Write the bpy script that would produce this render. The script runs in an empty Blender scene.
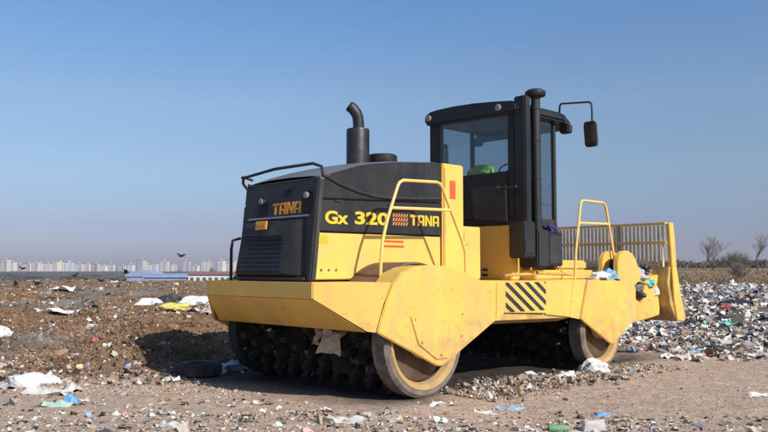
import bpy, bmesh, math, random
import numpy as np
from mathutils import Vector, Matrix
random.seed(7); rng = np.random.default_rng(11)
PI = math.pi
scene = bpy.context.scene
C = scene.collection

# ------------------------------------------------------------------ camera, sky, sun
CAM = Vector((-6.632, -6.428, 1.5))
YAW = math.radians(46.0)                 # the view direction in plan, from +x
cam_data = bpy.data.cameras.new('camera'); cam = bpy.data.objects.new('camera', cam_data); C.objects.link(cam)
cam.location = CAM
cam.rotation_euler = (math.radians(90 + 3.986), 0, YAW - PI/2)
cam_data.sensor_width = 36; cam_data.lens = 36.33; cam_data.clip_start = .1; cam_data.clip_end = 20000
scene.camera = cam
SUN_EL = math.radians(35)
w = bpy.data.worlds.new('World'); scene.world = w; w.use_nodes = True
nt = w.node_tree; nt.nodes.clear()
sky = nt.nodes.new('ShaderNodeTexSky'); sky.sky_type = 'NISHITA'; sky.sun_disc = False
sky.sun_elevation = SUN_EL; sky.sun_rotation = PI
sky.altitude = 0; sky.air_density = 1.0; sky.dust_density = 0.6; sky.ozone_density = 3.0
bg = nt.nodes.new('ShaderNodeBackground'); bg.inputs['Strength'].default_value = 0.1
wo = nt.nodes.new('ShaderNodeOutputWorld')
# winter smog: a dull lavender layer near the horizon, the same all the way round
tcs = nt.nodes.new('ShaderNodeTexCoord'); spx = nt.nodes.new('ShaderNodeSeparateXYZ'); rmp = nt.nodes.new('ShaderNodeValToRGB')
nt.links.new(tcs.outputs['Generated'], spx.inputs[0]); nt.links.new(spx.outputs[2], rmp.inputs[0])
er = rmp.color_ramp; er.elements[0].position = 0; er.elements[0].color = (.60, .57, .80, 1); er.elements[1].position = .5; er.elements[1].color = (1, 1.1, 1.3, 1)
for p_, c_ in ((.02, (.62, .60, .92)), (.055, (.64, .62, .86)), (.12, (.86, .86, .94)), (.21, (1.06, 1.06, 1.08)), (.32, (.96, 1.16, 1.33))):
    e_ = er.elements.new(p_); e_.color = (*c_, 1)
mul = nt.nodes.new('ShaderNodeMix'); mul.data_type = 'RGBA'; mul.blend_type = 'MULTIPLY'; mul.inputs[0].default_value = 1; mul.clamp_result = False
hzn = nt.nodes.new('ShaderNodeTexNoise'); hzn.inputs['Scale'].default_value = 1.6; hzn.inputs['Detail'].default_value = 4
hmp = nt.nodes.new('ShaderNodeMapping'); hmp.inputs['Scale'].default_value = (1, 1, 5); nt.links.new(tcs.outputs['Generated'], hmp.inputs[0]); nt.links.new(hmp.outputs[0], hzn.inputs['Vector'])
hrg = nt.nodes.new('ShaderNodeMapRange'); hrg.inputs[1].default_value = .3; hrg.inputs[2].default_value = .7; hrg.inputs[3].default_value = .965; hrg.inputs[4].default_value = 1.035
nt.links.new(hzn.outputs['Fac'], hrg.inputs[0])
mu2 = nt.nodes.new('ShaderNodeMix'); mu2.data_type = 'RGBA'; mu2.blend_type = 'MULTIPLY'; mu2.inputs[0].default_value = 1; mu2.clamp_result = False
nt.links.new(sky.outputs[0], mu2.inputs[6]); nt.links.new(hrg.outputs[0], mu2.inputs[7])
nt.links.new(mu2.outputs[2], mul.inputs[6]); nt.links.new(rmp.outputs[0], mul.inputs[7])
nt.links.new(mul.outputs[2], bg.inputs[0]); nt.links.new(bg.outputs[0], wo.inputs[0])
sl = bpy.data.lights.new('sun', 'SUN'); sun = bpy.data.objects.new('sun', sl); C.objects.link(sun)
sl.energy = 4.7; sl.angle = math.radians(.5); sl.color = (1, .95, .87)
sun.rotation_euler = Vector((0, -math.cos(SUN_EL), math.sin(SUN_EL))).to_track_quat('Z', 'Y').to_euler()
sun.location = (0, -30, 20)
vs = scene.view_settings; vs.view_transform = 'Standard'; vs.look = 'None'; vs.exposure = 0.1; vs.gamma = 1
scene.cycles.max_bounces = 8; scene.cycles.transparent_max_bounces = 16
scene.cycles.volume_bounces = 0

# ------------------------------------------------------------------ materials
def mat(name, col, rough=.6, metal=0., var=.0, scale=4., bump=0., dirt=None, dirt_amt=0., dirt_scale=2.5, spec=.5, bscale=None, coat=0., mud=0.):
    m = bpy.data.materials.new(name); m.use_nodes = True
    n = m.node_tree.nodes; l = m.node_tree.links; b = n['Principled BSDF']
    b.inputs['Base Color'].default_value = (*col, 1); b.inputs['Roughness'].default_value = rough
    b.inputs['Metallic'].default_value = metal; b.inputs['Specular IOR Level'].default_value = spec
    if coat: b.inputs['Coat Weight'].default_value = coat; b.inputs['Coat Roughness'].default_value = .15
    tc = n.new('ShaderNodeNewGeometry')
    cur = None
    if var:
        t = n.new('ShaderNodeTexNoise'); t.inputs['Scale'].default_value = scale; t.inputs['Detail'].default_value = 6
        l.new(tc.outputs['Position'], t.inputs['Vector'])
        r = n.new('ShaderNodeMapRange'); r.inputs[3].default_value = 1-var; r.inputs[4].default_value = 1+var*.6
        r.inputs[1].default_value = .3; r.inputs[2].default_value = .7
        l.new(t.outputs['Fac'], r.inputs[0])
        mx = n.new('ShaderNodeMix'); mx.data_type = 'RGBA'; mx.blend_type = 'MULTIPLY'; mx.inputs[0].default_value = 1
        mx.inputs[6].default_value = (*col, 1); l.new(r.outputs[0], mx.inputs[7]); cur = mx.outputs[2]
    if dirt:
        t = n.new('ShaderNodeTexNoise'); t.inputs['Scale'].default_value = dirt_scale; t.inputs['Detail'].default_value = 9; t.inputs['Roughness'].default_value = .7
        mp = n.new('ShaderNodeMapping'); mp.inputs['Scale'].default_value = (1, 1, .45)
        l.new(tc.outputs['Position'], mp.inputs[0]); l.new(mp.outputs[0], t.inputs['Vector'])
        r = n.new('ShaderNodeMapRange'); r.inputs[1].default_value = .48; r.inputs[2].default_value = .68; r.inputs[3].default_value = 0; r.inputs[4].default_value = dirt_amt
        l.new(t.outputs['Fac'], r.inputs[0])
        mx = n.new('ShaderNodeMix'); mx.data_type = 'RGBA'
        l.new(r.outputs[0], mx.inputs[0])
        if cur: l.new(cur, mx.inputs[6])
        else: mx.inputs[6].default_value = (*col, 1)
        mx.inputs[7].default_value = (*dirt, 1); cur = mx.outputs[2]
        # speckled scuffs
        t2 = n.new('ShaderNodeTexNoise'); t2.inputs['Scale'].default_value = 22; t2.inputs['Detail'].default_value = 5
        mp2 = n.new('ShaderNodeMapping'); mp2.inputs['Scale'].default_value = (.35, 1, 1.6); mp2.inputs['Rotation'].default_value = (0, .3, 0)
        l.new(tc.outputs['Position'], mp2.inputs[0]); l.new(mp2.outputs[0], t2.inputs['Vector'])
        r2 = n.new('ShaderNodeMapRange'); r2.inputs[1].default_value = .64; r2.inputs[2].default_value = .72; r2.inputs[4].default_value = dirt_amt
        l.new(t2.outputs['Fac'], r2.inputs[0])
        mx2 = n.new('ShaderNodeMix'); mx2.data_type = 'RGBA'; l.new(r2.outputs[0], mx2.inputs[0]); l.new(cur, mx2.inputs[6])
        mx2.inputs[7].default_value = (dirt[0]*.6, dirt[1]*.55, dirt[2]*.5, 1); cur = mx2.outputs[2]
        rr = n.new('ShaderNodeMapRange'); rr.inputs[1].default_value = .35; rr.inputs[2].default_value = .7; rr.inputs[3].default_value = rough; rr.inputs[4].default_value = min(1, rough+.35)
        l.new(t.outputs['Fac'], rr.inputs[0]); l.new(rr.outputs[0], b.inputs['Roughness'])
    if mud:
        sp = n.new('ShaderNodeSeparateXYZ'); l.new(tc.outputs['Position'], sp.inputs[0])
        hr_ = n.new('ShaderNodeMapRange'); hr_.inputs[1].default_value = .3; hr_.inputs[2].default_value = 1.35; hr_.inputs[3].default_value = .30; hr_.inputs[4].default_value = -.02
        l.new(sp.outputs[2], hr_.inputs[0])
        tm = n.new('ShaderNodeTexNoise'); tm.inputs['Scale'].default_value = 4.5; tm.inputs['Detail'].default_value = 10; tm.inputs['Roughness'].default_value = .72; l.new(tc.outputs['Position'], tm.inputs['Vector'])
        ad = n.new('ShaderNodeMath'); ad.operation = 'ADD'; l.new(tm.outputs['Fac'], ad.inputs[0]); l.new(hr_.outputs[0], ad.inputs[1])
        rm = n.new('ShaderNodeMapRange'); rm.inputs[1].default_value = .62; rm.inputs[2].default_value = .80; rm.inputs[4].default_value = mud; l.new(ad.outputs[0], rm.inputs[0])
        mm_ = n.new('ShaderNodeMix'); mm_.data_type = 'RGBA'; l.new(rm.outputs[0], mm_.inputs[0]); l.new(cur, mm_.inputs[6]); mm_.inputs[7].default_value = (.36, .235, .115, 1); cur = mm_.outputs[2]
    if cur: l.new(cur, b.inputs['Base Color'])
    if bump:
        t = n.new('ShaderNodeTexNoise'); t.inputs['Scale'].default_value = bscale or scale*6; t.inputs['Detail'].default_value = 5
        l.new(tc.outputs['Position'], t.inputs['Vector'])
        bp = n.new('ShaderNodeBump'); bp.inputs['Strength'].default_value = bump; bp.inputs['Distance'].default_value = .02
        l.new(t.outputs['Fac'], bp.inputs['Height']); l.new(bp.outputs[0], b.inputs['Normal'])
    return m

M = {}
M['yellow'] = mat('worn_yellow_paint', (.79, .485, .095), .48, var=.12, scale=1.3, dirt=(.46, .32, .17), dirt_amt=.65, bump=.12, bscale=5, dirt_scale=1.6, mud=.5)
M['yellow_clean'] = mat('yellow_paint', (.80, .50, .10), .42, var=.08, scale=2, dirt=(.52, .37, .19), dirt_amt=.4, bump=.05, bscale=4, mud=.5)
M['yellow_dirty'] = mat('dirty_yellow_paint', (.58, .36, .10), .65, var=.3, scale=2.5, dirt=(.20, .135, .08), dirt_amt=.85, dirt_scale=3.5, mud=.7)
M['black'] = mat('black_paint', (.014, .0145, .016), .36, var=.3, scale=2, dirt=(.05, .043, .037), dirt_amt=.3, bump=.05, bscale=6)
M['soft_black'] = mat('matt_black', (.02, .02, .021), .6, var=.3, scale=3, dirt=(.07, .06, .05), dirt_amt=.4)
M['panel_grey'] = mat('dusty_dark_grey_panel', (.026, .028, .033), .5, var=.2, scale=3, dirt=(.10, .09, .08), dirt_amt=.5)
M['top_grey'] = mat('sky_lit_bonnet_top', (.14, .14, .15), .55, var=.2, scale=3)  # sky light on the black top and tail cap, painted in as lighter grey
M['steel'] = mat('worn_steel', (.17, .155, .145), .6, metal=.25, var=.55, scale=7, dirt=(.07, .058, .05), dirt_amt=.85, bump=.5, bscale=16, dirt_scale=5, mud=.25)
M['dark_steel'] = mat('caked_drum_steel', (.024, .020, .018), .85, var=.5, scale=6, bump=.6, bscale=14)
M['worn_cover'] = mat('scraped_brown_steel', (.16, .10, .065), .45, metal=.3, var=.5, scale=3, dirt=(.25, .19, .13), dirt_amt=.5)
M['exhaust'] = mat('sooty_exhaust_steel', (.05, .05, .052), .45, metal=.6, var=.3, scale=8)
M['tan_rail'] = mat('faded_bar_paint', (.74, .55, .26), .6, var=.3, scale=6)
M['rail_yellow'] = mat('pale_yellow_handrail_paint', (.86, .55, .16), .45, var=.1, scale=6)
M['letter'] = mat('yellow_lettering', (.85, .50, .03), .5)
M['letter_o'] = mat('orange_lettering', (.80, .36, .03), .5, var=.2, scale=20)
M['hatch_o'] = mat('faded_orange_hatching', (.55, .22, .06), .6)
M['sticker'] = mat('orange_yellow_sticker', (.85, .42, .02), .5)
M['red'] = mat('orange_red_plastic', (.75, .11, .03), .35)
M['white'] = mat('white_print', (.75, .74, .70), .5)
M['silver'] = mat('dull_trim', (.32, .32, .33), .4, metal=.3)
M['lamp'] = mat('lamp_lens', (.26, .25, .23), .2)
M['seat'] = mat('dark_seat_cloth', (.02, .02, .022), .9)
M['hivis'] = mat('hi_vis_cloth', (.48, .88, .04), .8, var=.35, scale=9, bump=.4, bscale=20)
M['mirror'] = mat('mirror_face', (.35, .25, .2), .1, metal=.8)
M['bark'] = mat('bare_bark', (.14, .11, .09), .9)
M['bird'] = mat('black_feathers', (.012, .012, .014), .6)
def glass_mat(name, tint, refl):
    m = bpy.data.materials.new(name); m.use_nodes = True; n = m.node_tree.nodes; l = m.node_tree.links; n.clear()
    t = n.new('ShaderNodeBsdfTransparent'); t.inputs[0].default_value = (*tint, 1)
    g = n.new('ShaderNodeBsdfGlossy'); g.inputs['Roughness'].default_value = .03; g.inputs[0].default_value = (.9, .93, .95, 1)
    lw = n.new('ShaderNodeLayerWeight'); lw.inputs[0].default_value = .25
    f = n.new('ShaderNodeMapRange'); f.inputs[3].default_value = .03; f.inputs[4].default_value = refl; l.new(lw.outputs['Facing'], f.inputs[0])
    x = n.new('ShaderNodeMixShader'); o = n.new('ShaderNodeOutputMaterial')
    l.new(f.outputs[0], x.inputs[0]); l.new(t.outputs[0], x.inputs[1]); l.new(g.outputs[0], x.inputs[2]); l.new(x.outputs[0], o.inputs[0])
    return m
M['glass'] = glass_mat('tinted_cab_glass', (.75, .78, .80), .22)
def attr_mat(name, rough=.8, fine=.35, fscale=30, bump=.5, bscale=60, spec=.3, bdist=.02, mid=0):
    m = bpy.data.materials.new(name); m.use_nodes = True; n = m.node_tree.nodes; l = m.node_tree.links; b = n['Principled BSDF']
    a = n.new('ShaderNodeAttribute'); a.attribute_name = 'col'
    g = n.new('ShaderNodeNewGeometry')
    t = n.new('ShaderNodeTexNoise'); t.inputs['Scale'].default_value = fscale; t.inputs['Detail'].default_value = 8; t.inputs['Roughness'].default_value = .7
    l.new(g.outputs['Position'], t.inputs['Vector'])
    r = n.new('ShaderNodeMapRange'); r.inputs[1].default_value = .3; r.inputs[2].default_value = .7; r.inputs[3].default_value = 1-fine; r.inputs[4].default_value = 1+fine
    l.new(t.outputs['Fac'], r.inputs[0])
    x = n.new('ShaderNodeMix'); x.data_type = 'RGBA'; x.blend_type = 'MULTIPLY'; x.inputs[0].default_value = 1
    l.new(a.outputs['Color'], x.inputs[6]); l.new(r.outputs[0], x.inputs[7]); l.new(x.outputs[2], b.inputs['Base Color'])
    b.inputs['Roughness'].default_value = rough; b.inputs['Specular IOR Level'].default_value = spec
    if bump:
        t2 = n.new('ShaderNodeTexNoise'); t2.inputs['Scale'].default_value = bscale; t2.inputs['Detail'].default_value = 8
        l.new(g.outputs['Position'], t2.inputs['Vector'])
        bp = n.new('ShaderNodeBump'); bp.inputs['Strength'].default_value = bump; bp.inputs['Distance'].default_value = bdist
        l.new(t2.outputs['Fac'], bp.inputs['Height']); l.new(bp.outputs[0], b.inputs['Normal'])
    return m
M['soil'] = attr_mat('dump_soil', 1, .38, 9, .7, 22, .1, .03)
M['litter'] = attr_mat('mixed_rubbish', .65, .22, 25, .3, 40, .3)
M['clod'] = attr_mat('soil_clods', 1, .35, 30, .6, 60, .1)

# ------------------------------------------------------------------ mesh helpers
class MB:
    def __init__(s): s.v = []; s.f = []
    def add(s, vs_, fs_):
        o = len(s.v); s.v += [tuple(p) for p in vs_]; s.f += [tuple(i+o for i in q) for q in fs_]; return s
    def box(s, x0, x1, y0, y1, z0, z1):
        return s.add([(x0,y0,z0),(x1,y0,z0),(x1,y1,z0),(x0,y1,z0),(x0,y0,z1),(x1,y0,z1),(x1,y1,z1),(x0,y1,z1)],
                     [(0,3,2,1),(4,5,6,7),(0,1,5,4),(1,2,6,5),(2,3,7,6),(3,0,4,7)])
    def hexa(s, bot, top):
        return s.add(list(bot)+list(top), [(0,3,2,1),(4,5,6,7),(0,1,5,4),(1,2,6,5),(2,3,7,6),(3,0,4,7)])
    def prism(s, pts, a, b, axis='y'):      # polygon in (x,z) extruded along y (or (y,z) along x, (x,y) along z)
        n = len(pts)
        def P3(p, t): return (p[0], t, p[1]) if axis == 'y' else ((t, p[0], p[1]) if axis == 'x' else (p[0], p[1], t))
        return s.add([P3(p, a) for p in pts]+[P3(p, b) for p in pts],
                     [tuple(range(n)), tuple(range(2*n-1, n-1, -1))]+[(i, (i+1) % n, n+(i+1) % n, n+i) for i in range(n)])
    def loft(s, A, B):                        # thin solid between two matching outlines
        n = len(A)
        return s.add(list(A)+list(B), [tuple(range(n)), tuple(range(2*n-1, n-1, -1))]+[(i, (i+1) % n, n+(i+1) % n, n+i) for i in range(n)])
    def tube(s, pts, r, n=10, r2=None):
        pts = [Vector(p) for p in pts]; rings = []
        for i, p in enumerate(pts):
            if i == 0: d = pts[1]-p
            elif i == len(pts)-1: d = p-pts[-2]
            else: d = (pts[i+1]-p).normalized()+(p-pts[i-1]).normalized()
            d.normalize(); a = d.orthogonal() if i == 0 else (rings[-1][1]-d*rings[-1][1].dot(d))
            a = a.normalized(); b = d.cross(a); rr = r if r2 is None else r+(r2-r)*i/(len(pts)-1)
            rings.append(([p+(a*math.cos(2*PI*k/n)+b*math.sin(2*PI*k/n))*rr for k in range(n)], a))
        vs_ = [q for rg in rings for q in rg[0]]; fs_ = []
        for i in range(len(pts)-1):
            for k in range(n): fs_.append((i*n+k, i*n+(k+1) % n, (i+1)*n+(k+1) % n, (i+1)*n+k))
        fs_.append(tuple(range(n-1, -1, -1))); fs_.append(tuple((len(pts)-1)*n+k for k in range(n)))
        return s.add(vs_, fs_)
    def lathe(s, prof, c, axis='z', n=32, caps=True):   # prof: (radius, height) list
        vs_ = []; fs_ = []
        for r, h in prof:
            for k in range(n):
                a = 2*PI*k/n; x, y = r*math.cos(a), r*math.sin(a)
                if axis == 'z': vs_.append((c[0]+x, c[1]+y, c[2]+h))
                elif axis == 'y': vs_.append((c[0]+x, c[1]+h, c[2]+y))
                else: vs_.append((c[0]+h, c[1]+x, c[2]+y))
        for i in range(len(prof)-1):
            for k in range(n): fs_.append((i*n+k, i*n+(k+1) % n, (i+1)*n+(k+1) % n, (i+1)*n+k))
        if caps and prof[0][0] > 0: fs_.append(tuple(range(n-1, -1, -1)))
        if caps and prof[-1][0] > 0: fs_.append(tuple((len(prof)-1)*n+k for k in range(n)))
        return s.add(vs_, fs_)
    def mesh(s, name, m, bevel=0, ang=35):
        bm = bmesh.new(); vv = [bm.verts.new(p) for p in s.v]
        for q in s.f:
            try: bm.faces.new([vv[i] for i in q])
            except ValueError: pass
        bmesh.ops.remove_doubles(bm, verts=bm.verts, dist=1e-5)
        bmesh.ops.recalc_face_normals(bm, faces=bm.faces)
        if bevel:
            es = [e for e in bm.edges if len(e.link_faces) == 2 and e.calc_face_angle(0) > .5]
            bmesh.ops.bevel(bm, geom=es, offset=bevel, segments=2, affect='EDGES', clamp_overlap=True)
        me = bpy.data.meshes.new(name); bm.to_mesh(me); bm.free()
        for p in me.polygons: p.use_smooth = True
        me.set_sharp_from_angle(angle=math.radians(ang))
        if m: me.materials.append(m)
        return me
    def build(s, name, m, parent=None, bevel=0, ang=35):
        o = bpy.data.objects.new(name, s.mesh(name, m, bevel, ang)); C.objects.link(o)
        if parent: o.parent = parent
        return o
def link(name, me, parent=None):
    o = bpy.data.objects.new(name, me); C.objects.link(o)
    if parent: o.parent = parent
    return o
def tag(o, label=None, cat=None, group=None, kind=None):
    if label: o['label'] = label
    if cat: o['category'] = cat
    if group: o['group'] = group
    if kind: o['kind'] = kind
    return o
def empty(name, loc=(0, 0, 0), rz=0):
    o = bpy.data.objects.new(name, None); C.objects.link(o); o.location = loc; o.rotation_euler = (0, 0, rz); o.empty_display_size = .2
    return o

# ------------------------------------------------------------------ terrain
FWD = np.array([math.cos(YAW), math.sin(YAW)]); RGT = np.array([math.sin(YAW), -math.cos(YAW)])
def spot(t, d):                              # a survey point: tangent of the bearing right of the track's axis, and distance along it
    return (CAM.x+FWD[0]*d+RGT[0]*t*d, CAM.y+FWD[1]*d+RGT[1]*t*d)
def bear(px): return (px-384)/775.0
def _hash(ix, iy, seed):
    h = (ix.astype(np.int64)*374761393+iy.astype(np.int64)*668265263+seed*1442695041) & 0xffffffff
    h = ((h ^ (h >> 13))*1274126177) & 0xffffffff
    return ((h ^ (h >> 16)) & 0xffff)/65535.0
def vnoise(x, y, seed=0):
    ix = np.floor(x); iy = np.floor(y); fx = x-ix; fy = y-iy
    fx = fx*fx*(3-2*fx); fy = fy*fy*(3-2*fy)
    a = _hash(ix, iy, seed); b = _hash(ix+1, iy, seed); c = _hash(ix, iy+1, seed); d = _hash(ix+1, iy+1, seed)
    return (a*(1-fx)+b*fx)*(1-fy)+(c*(1-fx)+d*fx)*fy
def fbm(x, y, o=4, seed=0):
    s = 0; a = .5; t = 0
    for i in range(o):
        s = s+a*vnoise(x*2**i+17.3*i, y*2**i-9.1*i, seed+i); t += a; a *= .55
    return s/t-.5
def sstep(a, b, x):
    t = np.clip((x-a)/(b-a), 0, 1); return t*t*(3-2*t)
LD = np.array([0, 10.4, 12.0, 14.5, 20, 30, 42, 52, 70, 120, 450, 1450, 1e5]); LZ = np.array([0, 0, .15, .32, .50, .66, .78, .72, .0, -8, -7.5, -1.2, -1.2])
RD = np.array([0, 14, 20, 30, 55, 62, 110, 160, 210, 330, 600, 1450, 1e5]); RZ = np.array([0, 0, .05, .20, .42, .42, 1.2, 1.95, 2.0, 1.2, -3, -1.2, -1.2])
def zones(x, y):
    dx = x-CAM.x; dy = y-CAM.y
    D = dx*FWD[0]+dy*FWD[1]; X = dx*RGT[0]+dy*RGT[1]; r = np.hypot(dx, dy)
    Dn = np.where(D > .5*r, D, r*.8)
    t = X/np.maximum(Dn, .1)
    right = sstep(-.12, .26, t+.0*D)
    return D, X, r, Dn, t, right
def hz(x, y):
    x = np.asarray(x, float); y = np.asarray(y, float)
    D, X, r, Dn, t, right = zones(x, y)
    wob = 1+.10*fbm(x*.11, y*.11, 2, 5)
    zl = np.interp(Dn*wob, LD, LZ); zr = np.interp(Dn*wob, RD, RZ)
    z = zl*(1-right)+zr*right
    # the machine stands on levelled ground
    flat = 1-sstep(0, 1, np.maximum(np.maximum((-1.6-x)/1.8, (x-8.5)/4), np.maximum((-2-y)/3, (y-4.6)/1.4)))
    z = z*(1-flat)-.05*(1-sstep(14, 22, Dn))
    mound = (1-right)*sstep(10.3, 13, Dn)*(1-flat)
    carpet = right*sstep(13, 20, Dn)*(1-sstep(55, 62, Dn))*(1-flat)
    near = 1-sstep(60, 110, Dn)
    z = z+near*(.010+.09*mound+.04*carpet)*fbm(x*1.6, y*1.6, 5, 1)*2
    z = z+near*(.004+.022*mound+.02*carpet)*fbm(x*7, y*7, 3, 9)*2
    trk = near*(1-mound)*(1-carpet)*(1-sstep(14, 20, Dn))
    z = z+trk*(.028*fbm(x*.9, y*5.5, 3, 55)+.05*fbm(x*.5, y*.9, 2, 56))*(1-.6*flat)
    z = z+mound*.22*fbm(x*.45, y*.45, 3, 21)*2*near
    # low windrow of scraped soil left of the machine
    z = z+.30*np.exp(-((t+.30)/.05)**2)*np.exp(-((Dn-14.0)/2.0)**2)
    z = z+(1-near)*fbm(x*.012, y*.012, 3, 3)*.5
    return z
angs = np.concatenate([np.arange(-180, -40, 4.), np.arange(-40, 40, .19), np.arange(40, 180, 4.)])
rad = [1.2]
while rad[-1] < 75: rad.append(rad[-1]*1.0085)
while rad[-1] < 5900: rad.append(rad[-1]*1.04)
rad = np.array(rad)
A, Rr = np.meshgrid(np.radians(angs), rad)
gx = CAM.x+Rr*(np.cos(A)*FWD[0]+np.sin(A)*RGT[0]); gy = CAM.y+Rr*(np.cos(A)*FWD[1]+np.sin(A)*RGT[1])
gz = hz(gx, gy)
nR, nA = gx.shape
verts = np.stack([gx.ravel(), gy.ravel(), gz.ravel()], 1)
verts = np.vstack([verts, [[CAM.x, CAM.y, float(hz(CAM.x, CAM.y))]]])
i = np.arange(nR-1)[:, None]*nA; j = np.arange(nA)[None, :]; j2 = (j+1) % nA
quads = np.stack([i+j, i+nA+j, i+nA+j2, i+j2], -1).reshape(-1, 4)
cidx = nR*nA
tris = np.stack([np.full(nA, cidx), np.arange(nA), (np.arange(nA)+1) % nA], 1)
def np_mesh(name, V, Q, T=None, cols=None, m=None, smooth=True):
    me = bpy.data.meshes.new(name)
    nq = len(Q); ntr = 0 if T is None else len(T)
    me.vertices.add(len(V)); me.vertices.foreach_set('co', np.asarray(V, np.float32).ravel())
    loops = np.asarray(Q).ravel() if T is None else np.concatenate([np.asarray(Q).ravel(), np.asarray(T).ravel()])
    me.loops.add(len(loops)); me.loops.foreach_set('vertex_index', loops.astype(np.int32))
    starts = np.arange(nq)*4
    if ntr: starts = np.concatenate([starts, nq*4+np.arange(ntr)*3])
    me.polygons.add(nq+ntr); me.polygons.foreach_set('loop_start', starts.astype(np.int32))
    me.update(calc_edges=True); me.validate()
    me.polygons.foreach_set('use_smooth', np.full(len(me.polygons), smooth, bool))
    if cols is not None:
        a = me.color_attributes.new('col', 'FLOAT_COLOR', 'POINT')
        a.data.foreach_set('color', np.concatenate([cols, np.ones((len(cols), 1))], 1).astype(np.float32).ravel())
    if m: me.materials.append(m)
    return me
def soil_col(x, y):
    D, X, r, Dn, t, right = zones(x, y)
    n1 = (fbm(x*.6, y*.6, 4, 31)+.5)[..., None]; n2 = (fbm(x*2.2, y*2.2, 4, 37)+.5)[..., None]; n3 = (fbm(x*9, y*9, 3, 47)+.5)[..., None]
    track = np.array([.47, .345, .25])*(1-n2*.5)+np.array([.32, .27, .225])*(n2*.5)
    brown = np.array([.23, .145, .085])*(.5+n2*.9)
    grey = np.array([.20, .175, .15])*(.5+n2)
    mound = brown*(1-sstep(.5, .72, n1))+grey*sstep(.5, .72, n1)
    carpet = np.array([.30, .235, .18])*(.35+n3*1.3)
    field = np.array([.29, .20, .125])*(.6+n1*.8)
    plain = np.array([.12, .11, .09])*(.6+(fbm(x*.01, y*.01, 3, 8)[..., None]+.5)*.8)
    mw = ((1-right)*sstep(10.2, 11.6, Dn+(n1[..., 0]-.5)*1.5))[..., None]
    cw = (right*sstep(12.5, 16, Dn+(n1[..., 0]-.5)*4))[..., None]
    fw = (right*sstep(56, 60, Dn))[..., None]
    pw = sstep(70, 130, Dn)[..., None]*(1-right[..., None])
    far = sstep(250, 400, Dn)[..., None]
    shade_strip = (sstep(-1.2, .2, x)*(1-sstep(6, 7.5, x))*sstep(-.3, .5, y+(n1[..., 0]-.5)*1.2)*(1-sstep(3.4, 6.0, y+(n1[..., 0]-.5)*2)))[..., None]  # painted shade: soil darkened under and behind the machine to deepen its shadow
    c = track*(1-mw)+mound*mw; c = c*(1-shade_strip)+np.array([.05, .04, .034])*(.6+n3*.8)*shade_strip; c = c*(1-cw)+carpet*cw; c = c*(1-fw)+field*fw; c = c*(1-pw)+plain*pw; c = c*(1-far)+plain*far
    return c
def rot_mats(n, tilt):
    yaw = rng.uniform(0, 2*PI, n); a = rng.normal(0, tilt, n); b = rng.normal(0, tilt, n)
    cz, sz_ = np.cos(yaw), np.sin(yaw); ca, sa = np.cos(a), np.sin(a); cb_, sb = np.cos(b), np.sin(b)
    Z = np.zeros(n); O = np.ones(n)
    Rz = np.stack([np.stack([cz, -sz_, Z], 1), np.stack([sz_, cz, Z], 1), np.stack([Z, Z, O], 1)], 1)
    Rx = np.stack([np.stack([O, Z, Z], 1), np.stack([Z, ca, -sa], 1), np.stack([Z, sa, ca], 1)], 1)
    Ry = np.stack([np.stack([cb_, Z, sb], 1), np.stack([Z, O, Z], 1), np.stack([-sb, Z, cb_], 1)], 1)
    return Rz @ Rx @ Ry
def scatter(name, pts, size, cols, kind, m_, tilt=.5, thick=.35, sink=.15, asp=1.):
    n = len(pts)
    if kind == 'sheet':
        g = np.linspace(-.5, .5, 3); T = np.array([(x, y, 0) for x in g for y in g]); F = np.array([(i*3+j, (i+1)*3+j, (i+1)*3+j+1, i*3+j+1) for i in range(2) for j in range(2)])
        V = np.repeat(T[None], n, 0)*1.0; V += rng.uniform(-.16, .16, V.shape); V[..., 2] += rng.uniform(-.22, .22, V.shape[:2])
        V[..., 0] *= rng.uniform(.6, 1.5, n)[:, None]*asp
    else:
        T = np.array([(x, y, z) for x in (-.5, .5) for y in (-.5, .5) for z in (-.5, .5)]); F = np.array([(0, 1, 3, 2), (4, 6, 7, 5), (0, 4, 5, 1), (2, 3, 7, 6), (0, 2, 6, 4), (1, 5, 7, 3)])
        V = np.repeat(T[None], n, 0)*1.0; V += rng.uniform(-.22, .22, V.shape)
        V[..., 2] *= thick; V[..., 0] *= rng.uniform(.6, 1.6, n)[:, None]
    V *= size[:, None, None]
    V = np.einsum('nij,nkj->nki', rot_mats(n, tilt), V)
    V[..., 0] += pts[:, 0][:, None]; V[..., 1] += pts[:, 1][:, None]; V[..., 2] += (pts[:, 2]+size*sink)[:, None]
    k = T.shape[0]; FF = (F[None]+np.arange(n)[:, None, None]*k).reshape(-1, 4)
    cc = np.repeat(cols[:, None], k, 1).reshape(-1, 3)
    o = link(name, np_mesh(name, V.reshape(-1, 3), FF, None, cc, m_, smooth=(kind == 'sheet')))
    tag(o, kind='stuff'); return o
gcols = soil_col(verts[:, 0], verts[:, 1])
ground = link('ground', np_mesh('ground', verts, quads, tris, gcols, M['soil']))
tag(ground, kind='structure')

# ------------------------------------------------------------------ haze
hb = MB().box(-6050, 6050, -6050, 6050, -14, 40)
hm = bpy.data.materials.new('thin_winter_haze'); hm.use_nodes = True; hn = hm.node_tree.nodes; hn.clear()
pv = hn.new('ShaderNodeVolumePrincipled'); pv.inputs['Color'].default_value = (.86, .90, 1, 1); pv.inputs['Density'].default_value = .0002; pv.inputs['Anisotropy'].default_value = .2
ho = hn.new('ShaderNodeOutputMaterial'); hm.node_tree.links.new(pv.outputs[0], ho.inputs['Volume'])
haze = hb.build('haze', hm); haze.location = (0, 0, 0); tag(haze, kind='stuff')

# ------------------------------------------------------------------ landfill compactor
K = empty('landfill_compactor', (2.9, 1.7, 0))
tag(K, 'large yellow and black landfill compactor with spiked drums, cab and front blade', 'compactor')
K.location = (0, 0, 0)
CY = 1.7
def mir(y): return 2*CY-y

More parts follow.
